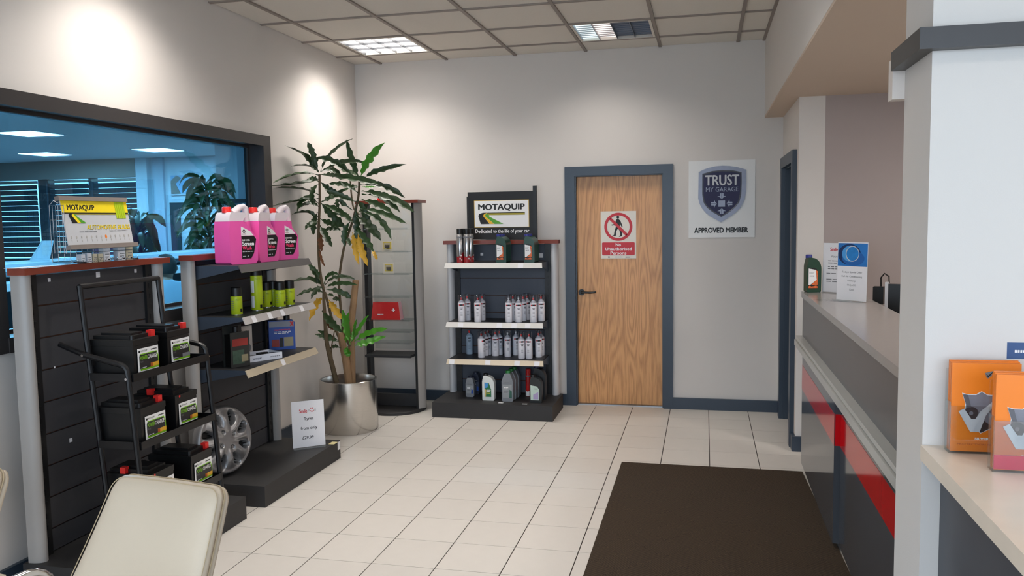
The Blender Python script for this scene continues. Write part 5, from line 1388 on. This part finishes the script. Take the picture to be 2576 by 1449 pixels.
text(pl, 'Smile', -.05, .245, -.0, .268, -.003, RED, .035); text(pl, 'Voucher', -.045, .208, .03, .222, -.003, GREYP, .01)
lines(pl, -.062, .06, [.185, .172, .15, .138], .005, -.003, GREYP); lines(pl, -.07, .07, [.11, .075, .062], .005, -.003, GREYP)

# ================================================================== FLOOR MAT
mp_ = onz(1564, 1162, .008)
fm = MB(); fm.slab([(mp_.x, -3.42), (2.755, -3.42), (2.74, -.4), (2.683, mp_.y - .01), (mp_.x, mp_.y)], 0.0006, .009)
fmo = fm.build('floor_mat', MATM, None, .003, 1); tag(fmo, 'large dark brown ribbed entrance mat lying along the counter', 'mat')

# ================================================================== DESK AND LEAFLETS
DKZ = 1.018
nd = empty('side_desk', (2.9, -2.3, 0), 'cream topped dark grey desk in the right foreground before the pillar', 'desk')
B('desk_top', 2.603 - 2.9, -3.3 + 2.3, DKZ - .036, .5, PY0 + 2.3 - .001, DKZ, DESKTOP, nd, .012, 4)
B('side_panel', 2.648 - 2.9, -3.25 + 2.3, 0, .45, PY0 + 2.3 - .004, DKZ - .036, mat('desk_panel_dark', (62, 66, 74), .45, var=.05), nd, .002)
def holder(label, px, w, h, rz, style):
    p = onz(px[0], px[1], DKZ + .0005)
    t = empty('leaflet_holder', (p.x, p.y, DKZ + .0006), label, 'leaflet holder', None, rz)
    d = .038
    f = MB(); f.box(0, 0, 0, w, .002, h * .52); f.box(0, d - .002, 0, w, d, h * .9); f.box(0, .002, 0, .002, d - .002, h * .56); f.box(w - .002, .002, 0, w, d - .002, h * .56); f.box(.002, .002, 0, w - .002, d - .002, .003)
    f.build('acrylic_pocket', ACRYL, t, smooth=False)
    n = 3
    for k in range(n):
        m_ = ORANGE if style != 'blue' else mat('leaflet_slate', (94, 104, 122), .4)
        B('leaflet', .004, .006 + k * .009, .004, w - .004, .0125 + k * .009, h - .002 * (n - 1 - k), m_, t, .0008)
    y = .0055
    return t, y
def care_print(t, w, h, y):
    text(t, 'CUSTOMER', w * .62, h * .865, w * .93, h * .9, y, BLACK, .02); lines(t, w * .62, w * .93, [h * .825], .004, y, BLACK)
    flat(t, [(w * (a - .07), h * c) for a, c in ((.55, .88), (.57, .83), (.59, .82), (.64, .85), (.65, .9), (.6, .89))], y, GREYP, 'emblem'); flat(t, [(w * (a - .07), h * c) for a, c in ((.565, .87), (.59, .83), (.67, .905), (.59, .85))], y - .0009, BLACK, 'emblem_tick')
    sh = [(.17, .66), (.24, .645), (.36, .645), (.44, .68), (.52, .645), (.66, .64), (.74, .66), (.7, .54), (.72, .42), (.62, .29), (.44, .22), (.28, .32), (.2, .42), (.22, .54)]
    flat(t, [(w * a, h * c) for a, c in sh], y, WHITE, 'shield_edge')
    cx, cz = .45, .45
    flat(t, [(w * (cx + (a - cx) * .965), h * (cz + (c - cz) * .965)) for a, c in sh], y - .0009, mat('shield_grey', (122, 122, 132), .4, var=.25, scale=40), 'shield')
    ring(t, w * .3, h * .44, w * .03, w * .1, y - .0018, mat('tyre_print', (52, 52, 58), .4), 'tyre_print', 24); ring(t, w * .64, h * .43, w * .03, w * .06, y - .0018, BLACK, 'gear_print', 18)
    flat(t, [(w * .18, h * .64), (w * .25, h * .64), (w * .3, h * .5), (w * .24, h * .5)], y - .0018, mat('spring_print', (90, 90, 96), .4), 'spring_print')
    flat(t, [(w * .36, h * .27), (w * .44, h * .23), (w * .6, h * .3), (w * .48, h * .36)], y - .0018, mat('dark_road_print', (48, 50, 54), .4), 'road_print')
    flat(t, [(w * .12, h * .46), (w * .2, h * .49), (w * .3, h * .38), (w * .36, h * .38), (w * .42, h * .46), (w * .66, h * .62), (w * .8, h * .67), (w * .62, h * .54), (w * .5, h * .42), (w * .42, h * .24), (w * .29, h * .24)], y - .0027, LTGREY, 'tick_mark')
    text(t, 'SILVER', w * .36, h * .15, w * .56, h * .175, y, WHITE, .05)
    text(t, 'PROTECTION FOR THE', w * .12, h * .09, w * .8, h * .108, y, mat('print_burnt', (190, 84, 30), .5), .01)
h1, y = holder('acrylic holder of orange leaflets against the pillar on the cream desk', (2387, 1140), .152, .212, .04, 'o'); care_print(h1, .152, .212, y)
h2, y = holder('acrylic holder of orange leaflets with red strip, nearest on the cream desk', (2496, 1187), .152, .212, -.03, 'o'); care_print(h2, .152, .212, y)
B('red_strip', .003, .0025, .006, .149, .0052, .036, mat('strip_crimson', (214, 40, 74), .3), h2); B('frosted_front', .0025, .0022, .036, .149, .0026, .11, clear('frosted_salmon', (.98, .9, .88, 1), .2, .3), h2)
h3, y = holder('blue and slate leaflets between the two orange leaflet holders', (2522, 1128), .11, .25, 0, 'blue')
decal(h3, .004, .21, .106, .2485, y + .0006, mat('leaflet_navy', (40, 74, 124), .4), 'header'); flat(h3, [(.01, .16), (.1, .19), (.1, .2), (.02, .175)], y + .0002, LTGREY, 'car_print')
lines(h3, .02, .05, [.225], .006, y - .0008, WHITE)

# ================================================================== CHAIRS
def rrect(w0, w1, z0, z1, r, n=6):
    """rounded outline, narrower or wider at the top"""
    P = []
    for (cx, cz, a0) in ((w1 / 2 - r, z1 - r, 0), (-w1 / 2 + r, z1 - r, PI / 2), (-w0 / 2 + r, z0 + r, PI), (w0 / 2 - r, z0 + r, 1.5 * PI)):
        for k in range(n + 1): P.append((cx + r * math.cos(a0 + PI / 2 * k / n), cz + r * math.sin(a0 + PI / 2 * k / n)))
    # extra points along the long sides
    Q = []
    for k in range(len(P)):
        a, c = P[k], P[(k + 1) % len(P)]
        Q.append(a); L = math.hypot(c[0] - a[0], c[1] - a[1]); m_ = int(L / .05)
        for q in range(1, m_ + 1): Q.append((a[0] + (c[0] - a[0]) * q / (m_ + 1), a[1] + (c[1] - a[1]) * q / (m_ + 1)))
    return Q
def pillow(out, t, F, bulge=.012, m=None):
    cx = sum(p[0] for p in out) / len(out); cz = sum(p[1] for p in out) / len(out)
    b = MB(); bm = b.bm; rings = []
    prof = [(.5, -t - bulge), (.8, -t - bulge * .8), (.93, -t - bulge * .25), (.975, -t * .85), (1.0, -t * .5), (.985, -t * .1), (.95, 0), (.6, 0)]
    for s_, y_ in prof: rings.append([bm.verts.new(F(cx + (p[0] - cx) * s_, y_, cz + (p[1] - cz) * s_)) for p in out])
    n = len(out)
    c0 = bm.verts.new(F(cx, -t - bulge, cz)); c1 = bm.verts.new(F(cx, 0, cz))
    for k in range(n):
        q = (k + 1) % n
        bm.faces.new((c0, rings[0][k], rings[0][q])); bm.faces.new((c1, rings[-1][q], rings[-1][k]))
        for r_ in range(len(rings) - 1): bm.faces.new((rings[r_][k], rings[r_ + 1][k], rings[r_ + 1][q], rings[r_][q]))
    return b
def make_chair(label):
    t = empty('reception_chair', (0, 0, 0), label, 'chair', 'cream leather chairs')
    def F(x, y, z):
        v = z - .45
        return Vector((x, y + .2 + .68 * v - .22 * v * v - .25 * x * x, z))
    fr = rrect(.47, .385, .44, .858, .04); bk = rrect(.46, .38, .43, .848, .043)
    pillow(fr, .03, F, .016).build('backrest_pad', CREAML, t, ang=70)
    pillow(bk, .026, lambda x, y, z: F(x, y + .029, z), .0).build('backrest_shell', CREAML, t, ang=70)
    MB().tube([F(p[0] * .992, -.029, .66 + (p[1] - .66) * .992) for p in fr + fr[:1]], .0013, 6, cap=False).build('seam', CREAMD, t)
    MB().tube([F(p[0] * .985, .001, .66 + (p[1] - .66) * .985) for p in fr + fr[:1]], .002, 6, cap=False).build('seam', CREAMD, t)
    so = rrect(.46, .48, -.28, .2, .05)
    pillow(so, .07, lambda x, y, z: Vector((x, z - .0, .39 - y)), .02).build('seat', CREAML, t, ang=70)
    for s in (-1, 1):
        x = s * .265
        pts = [(x, .24, .012), (x, -.2, .012)]
        for k in range(1, 6): a = PI / 2 * k / 5; pts.append((x, -.2 - .06 * math.sin(a), .072 - .06 * math.cos(a)))
        pts.append((x, -.24, .57))
        for k in range(1, 6): a = PI / 2 * k / 5; pts.append((x, -.24 + .07 * (1 - math.cos(a)), .57 + .08 * math.sin(a)))
        pts.append((x, .17, .65))
        for k in range(1, 6): a = PI / 2 * k / 5; pts.append((x, .17 + .08 * math.sin(a), .65 - .08 * (1 - math.cos(a))))
        pts.append((x - s * .03, .26, .46))
        MB().tube(pts, .0125, 12).build('chrome_frame', CHROME, t)
        B('arm_pad', x - .02, -.16, .662, x + .02, .1, .682, CREAML, t, .006, 2)
    MB().tube([(-.265, .24, .012), (.265, .24, .012)], .0125, 12).build('base_bar', CHROME, t)
    MB().tube([(-.25, -.05, .375), (.25, -.05, .375)], .0115, 12).build('seat_bar', CHROME, t)
    return t
c1_ = make_chair('cream leather chair nearest the camera, its backrest before the battery rack')
c1_.location = (.588, -1.885, 0); c1_.rotation_euler = (0, 0, -.15)
dup(c1_, (-.135, -1.87, 0), -.1, 'cream leather chair cut off at the left edge of the photo')

# ================================================================== BULB DISPLAY ON THE LEFT UNIT
ZA = 1.3965
bd = empty('bulb_display', (-.695, -.075, ZA), 'wire bulb display stand with yellow and white header board', 'display stand', rz=PI / 2)
w_ = MB()
X0, X1, Y0, Y1, H = -.215, .25, -.015, .06, .265
def wire(*p): w_.tube(p, .0014, 5, cap=False)
for x in [X0 + .037 * k for k in range(13)]:
    wire((x, Y1, .012), (x, Y1, H)); wire((x, Y1, .05), (x, Y0, .05)); wire((x, Y1, .012), (x, Y0 - .02, .006), (x, Y0 - .03, .02)) 
    wire((x, Y1, H), (x + .004, Y1 - .02, H + .022), (x + .012, Y1 - .03, H + .012))
for z in (.012, .07, .14, .2, H): wire((X0, Y1, z), (X1 - .02, Y1, z))
for z in (.05, .14, H): wire((X0, Y0, z), (X0, Y1, z)); wire((X1 - .02, Y0, z), (X1 - .02, Y1, z))
for y_ in (Y0, Y0 + .03, Y0 + .06): wire((X0, y_, .05), (X0, y_, H))
wire((X0, Y0, .05), (X1 - .02, Y0, .05))
o = w_.build('wire_cage', CHROME, bd); o['kind'] = 'stuff'
for x in (-.12, .24): MB().tube([(x, -.035, .004), (x, .03, .006)], .004, 8).build('foot', BLKPL, bd)
hb = empty('header_board', (-.213, -.024, .083)); hb.parent = bd; hb.rotation_euler = (-.16, 0, .0)
W, H = .435, .205
B('board', 0, -.004, 0, W, 0, H, LTGREY, hb); B('top_rail', -.012, -.012, H, W + .002, .012, H + .02, mat('rail_taupe', (150, 140, 134), .35, .3), hb, .005, 2); B('bottom_rail', -.003, -.014, -.018, W + .02, .006, .002, mat('rail_taupe', (150, 140, 134)), hb, .007, 3)
y = -.0042
decal(hb, 0, H * .735, W, H, y, YEL, 'yellow_band'); decal(hb, 0, H * .715, W * .995, H * .737, y - .0004, BLACK, 'band_line'); decal(hb, W * .1, H * .69, W, H * .714, y - .0002, OLIVE, 'band_line')
text(hb, 'MOTAQUIP', W * .075, H * .765, W * .475, H * .915, y - .0008, BLACK, .04)
road_logo(hb, W * .08, H * .5, W * .62, H * .74, y - .0008) if False else None
flat(hb, [(W * .115, H * .5), (W * .19, H * .5), (W * .12, H * .67), (W * .13, H * .72), (W * .1, H * .72), (W * .08, H * .68)], y - .0006, BLACK, 'logo_black')
flat(hb, [(W * .19, H * .5), (W * .235, H * .5), (W * .155, H * .69), (W * .14, H * .7), (W * .12, H * .67)], y - .0008, YEL, 'logo_gold'); flat(hb, [(W * .235, H * .5), (W * .31, H * .5), (W * .185, H * .66), (W * .175, H * .7), (W * .155, H * .69)], y - .0008, GREEN, 'logo_green')
for k in range(5): decal(hb, W * (.795 + .031 * k), H * .60, W * (.822 + .031 * k), H * .995, y - .0012, mat('lime_stripe', (178, 204, 24), .4), 'stripe')
text(hb, 'AUTOMOTIVE BULBS', W * .31, H * .345, W * .985, H * .45, y - .0005, mat('print_ochre', (120, 92, 20), .5), .014); text(hb, 'AUTOMOTIVE BULBS', W * .306, H * .352, W * .981, H * .457, y - .0007, YEL, .014)
lines(hb, W * .19, W * .45, [H * .29], .004, y, GREYP); lines(hb, W * .64, W * .93, [H * .3], .004, y, GREYP)
for k in range(13):
    x = W * (.06 + .073 * k); mm = ORANGE if k == 7 else mat('print_faint_grey', (172, 170, 166), .5)
    flat(hb, ell(x, H * .18, .0065 if k == 7 else .004, .009 if k == 7 else .007, 12), y, mm, 'bulb_print'); decal(hb, x - .0012, H * .08, x + .0012, H * .13, y, mat('print_faint_grey', (172, 170, 166)), 'bulb_print')
kb = lambda x, yv: (130 + x / 8.05, 490 + yv / 8.05)
def carton(label, x0, y0, x1, y1, xw=-.69, d=.03, m=PAPER):
    p0, p1 = onx(*kb(x0, y1), xw), onx(*kb(x1, y1), xw); top = onx(*kb((x0 + x1) / 2, y0), xw).z
    w = p1.y - p0.y; z0 = ZA if top < 1.48 else ZA
    h = top - z0
    t = empty('bulb_carton', (xw - .012, (p0.y + p1.y) / 2, z0), label, 'carton', 'bulb cartons under the header board', rz=PI / 2 - .25)
    B('box', -w * .42, -.012, 0.0003, w * .42, .022, h, m, t, .002)
    lines(t, -w * .2, w * .34, [h * .5, h * .3], h * .07, -.0125, GREYP); decal(t, w * .1, h * .1, w * .34, h * .2, -.0125, BLACK, 'print')
    return t
carton('white bulb carton furthest left under the header board', 615, 1205, 692, 1312)
carton('white bulb carton second from left under the header board', 735, 1178, 822, 1300)
carton('yellowed bulb carton third from left under the header board', 850, 1195, 935, 1300, m=mat('carton_cream', (206, 196, 170), .5))
carton('yellowed bulb carton fourth from left under the header board', 960, 1195, 1050, 1300, m=mat('carton_cream', (206, 196, 170)))
carton('taller white bulb carton left of the dark gap under the header board', 1068, 1075, 1195, 1285)
carton('taller white bulb carton right of the dark gap under the header board', 1360, 1065, 1500, 1260)
carton('taller yellowed bulb carton at the right end under the header board', 1525, 1048, 1650, 1250, m=mat('carton_cream', (206, 196, 170)))
ps = B('paper_sheet', -.03, -.1, 0, .03, .1, .0015, PAPER, None); ps.location = (-.715, -.47, 1.3962); tag(ps, 'white paper sheet lying at the left end of the red brown top', 'paper')

# ================================================================== SIGNS ON DOOR AND WALL
def s1(): 
    a, c = ony(1511, 532, 3.4235), ony(1600.5, 650, 3.4235)
    W, H = c.x - a.x, a.z - c.z
    t = empty('prohibition_sign', (a.x, 3.4235, c.z), 'white and red no entry for unauthorised persons sign on the oak door', 'sign')
    B('sheet', 0, -.0015, 0, W, 0, H, mat('sign_cream', (226, 220, 208), .4, var=.02), t)
    y = -.0016
    U = lambda x: (x - 110) / 925 * W
    V = lambda v: (1350 - v) / 1235 * H
    k = W / 925
    Pm = lambda *pts: [(U(px), V(pv)) for px, pv in pts]
    flat(t, ell(U(562), V(272), 36 * k, 40 * k, 16), y, BLACK, 'figure_head')
    for poly in (Pm((525, 330), (560, 318), (590, 330), (620, 380), (612, 460), (640, 570), (590, 600), (555, 570), (500, 560), (510, 480), (498, 420), (503, 365)),
                 Pm((590, 330), (630, 370), (668, 470), (685, 520), (662, 532), (640, 490), (610, 410)), Pm((505, 440), (440, 455), (392, 462), (402, 490), (450, 478), (510, 500)),
                 Pm((500, 545), (560, 570), (515, 640), (510, 740), (488, 770), (412, 742), (455, 736), (470, 640)), Pm((590, 585), (640, 570), (672, 680), (665, 765), (605, 785), (582, 772), (622, 742), (615, 680))):
        flat(t, poly, y, BLACK, 'figure')
    ring(t, U(572), V(520), 296 * k, 368 * k, y - .0008, RED, 'red_ring', 56)
    c45 = .7071; n_ = 36 * k; r_ = 310 * k; cx, cz = U(575), V(520)
    flat(t, [(cx - r_ * c45 - n_ * c45, cz + r_ * c45 - n_ * c45), (cx + r_ * c45 - n_ * c45, cz - r_ * c45 - n_ * c45), (cx + r_ * c45 + n_ * c45, cz - r_ * c45 + n_ * c45), (cx - r_ * c45 + n_ * c45, cz + r_ * c45 + n_ * c45)], y - .0008, RED, 'red_bar')
    q = rrect(U(998) - U(143), U(998) - U(143), V(1265), V(925), 28 * k, 4); m0 = (U(998) + U(143)) / 2
    flat(t, [(px + m0, pz) for px, pz in q], y, RED, 'red_panel')
    for s_, x0, x1, v0, v1 in (('No', 500, 640, 945, 1030), ('Unauthorised', 225, 918, 1058, 1137), ('Persons', 360, 780, 1165, 1247)):
        text(t, s_, U(x0), V(v1), U(x1), V(v0), y - .0009, WHITE, .03)
    ring(t, U(322), V(1312), 10 * k, 24 * k, y, GREYP, 'small_mark', 16); lines(t, U(480), U(660), [V(1300), V(1318), V(1336)], 8 * k, y, LTGREY); lines(t, U(755), U(870), [V(1325)], 20 * k, y, BLACK)
s1()
def s2():
    a, c = ony(1732.5, 406, 3.366), ony(1898.5, 596.5, 3.366)
    W, H = c.x - a.x, a.z - c.z
    t = empty('member_sign', (a.x, 3.3695, c.z), 'white wall board with a silver and navy shield right of the oak door', 'sign')
    B('board', 0, -.004, 0, W, 0, H, mat('board_white', (224, 224, 222), .35, var=.01), t, .001)
    y = -.0042
    U = lambda x: (x - 75) / 1115 * W
    V = lambda v: (1365 - v) / 1290 * H
    P = lambda pts: [(U(px), V(pv)) for px, pv in pts]
    outer = [(245, 262), (320, 225), (400, 197), (520, 172), (640, 164), (760, 172), (880, 190), (1040, 240), (1042, 420), (1038, 600), (1018, 740), (950, 870), (870, 950), (800, 1000), (625, 1108), (450, 1010), (370, 950), (310, 880), (255, 780), (238, 700), (242, 480)]
    inner = [(308, 292), (470, 250), (640, 236), (810, 246), (965, 280), (968, 440), (962, 640), (930, 775), (860, 865), (780, 930), (632, 1022), (480, 935), (390, 860), (330, 775), (306, 640), (306, 450)]
    plate = [(330, 318), (480, 276), (640, 262), (800, 272), (940, 302), (944, 460), (934, 640), (905, 765), (840, 850), (765, 910), (632, 996), (495, 915), (410, 845), (352, 765), (330, 640), (330, 470)]
    b_ = MB(); b_.prism(P(outer), y - .006, y); b_.build('shield_rim', SILVG, t, .0025, 2)
    flat(t, P(inner), y - .0061, mat('shield_shadow', (40, 40, 52), .4), 'shield_groove'); MB().prism(P(plate), y - .0078, y - .0068).build('shield_plate', NAVY, t, .0004, 1)  # dark band between silver rim and navy plate
    # thin silver inner line
    inn = P(inner); cx = U(635); cz = V(600)
    MB().tube([(px + (cx - px) * .03, y - .008, pz + (cz - pz) * .03) for px, pz in inn + inn[:1]], .0016, 6, cap=False).build('shield_line', SILVG, t)
    text(t, 'TRUST', U(352), V(492), U(925), V(315), y - .0086, LTGREY, .03); text(t, 'MY GARAGE', U(368), V(596), U(912), V(520), y - .0086, SILVG, .0)
    yy = y - .0086
    flat(t, P([(580, 848), (692, 848), (692, 745), (580, 745)]), yy, SILVG, 'emblem_square')
    for q in range(4):
        ca, sa = math.cos(q * PI / 2), math.sin(q * PI / 2)
        def rot(pts): return [(U(636) + (ca * px - sa * pz) / 1115 * W, V(797) + (sa * px + ca * pz) / 1115 * W) for px, pz in pts]
        for s in (-1, 1):
            pts = [(s * 4, 80), (s * 30, 108), (s * 75, 128), (s * 30, 132), (s * 30, 178), (s * 4, 178)]
            flat(t, rot(pts if s < 0 else pts[::-1]), yy, SILVG, 'emblem_arrow')
    text(t, 'APPROVED MEMBER', U(170), V(1288), U(1083), V(1195), y, BLACK, .05)
s2()
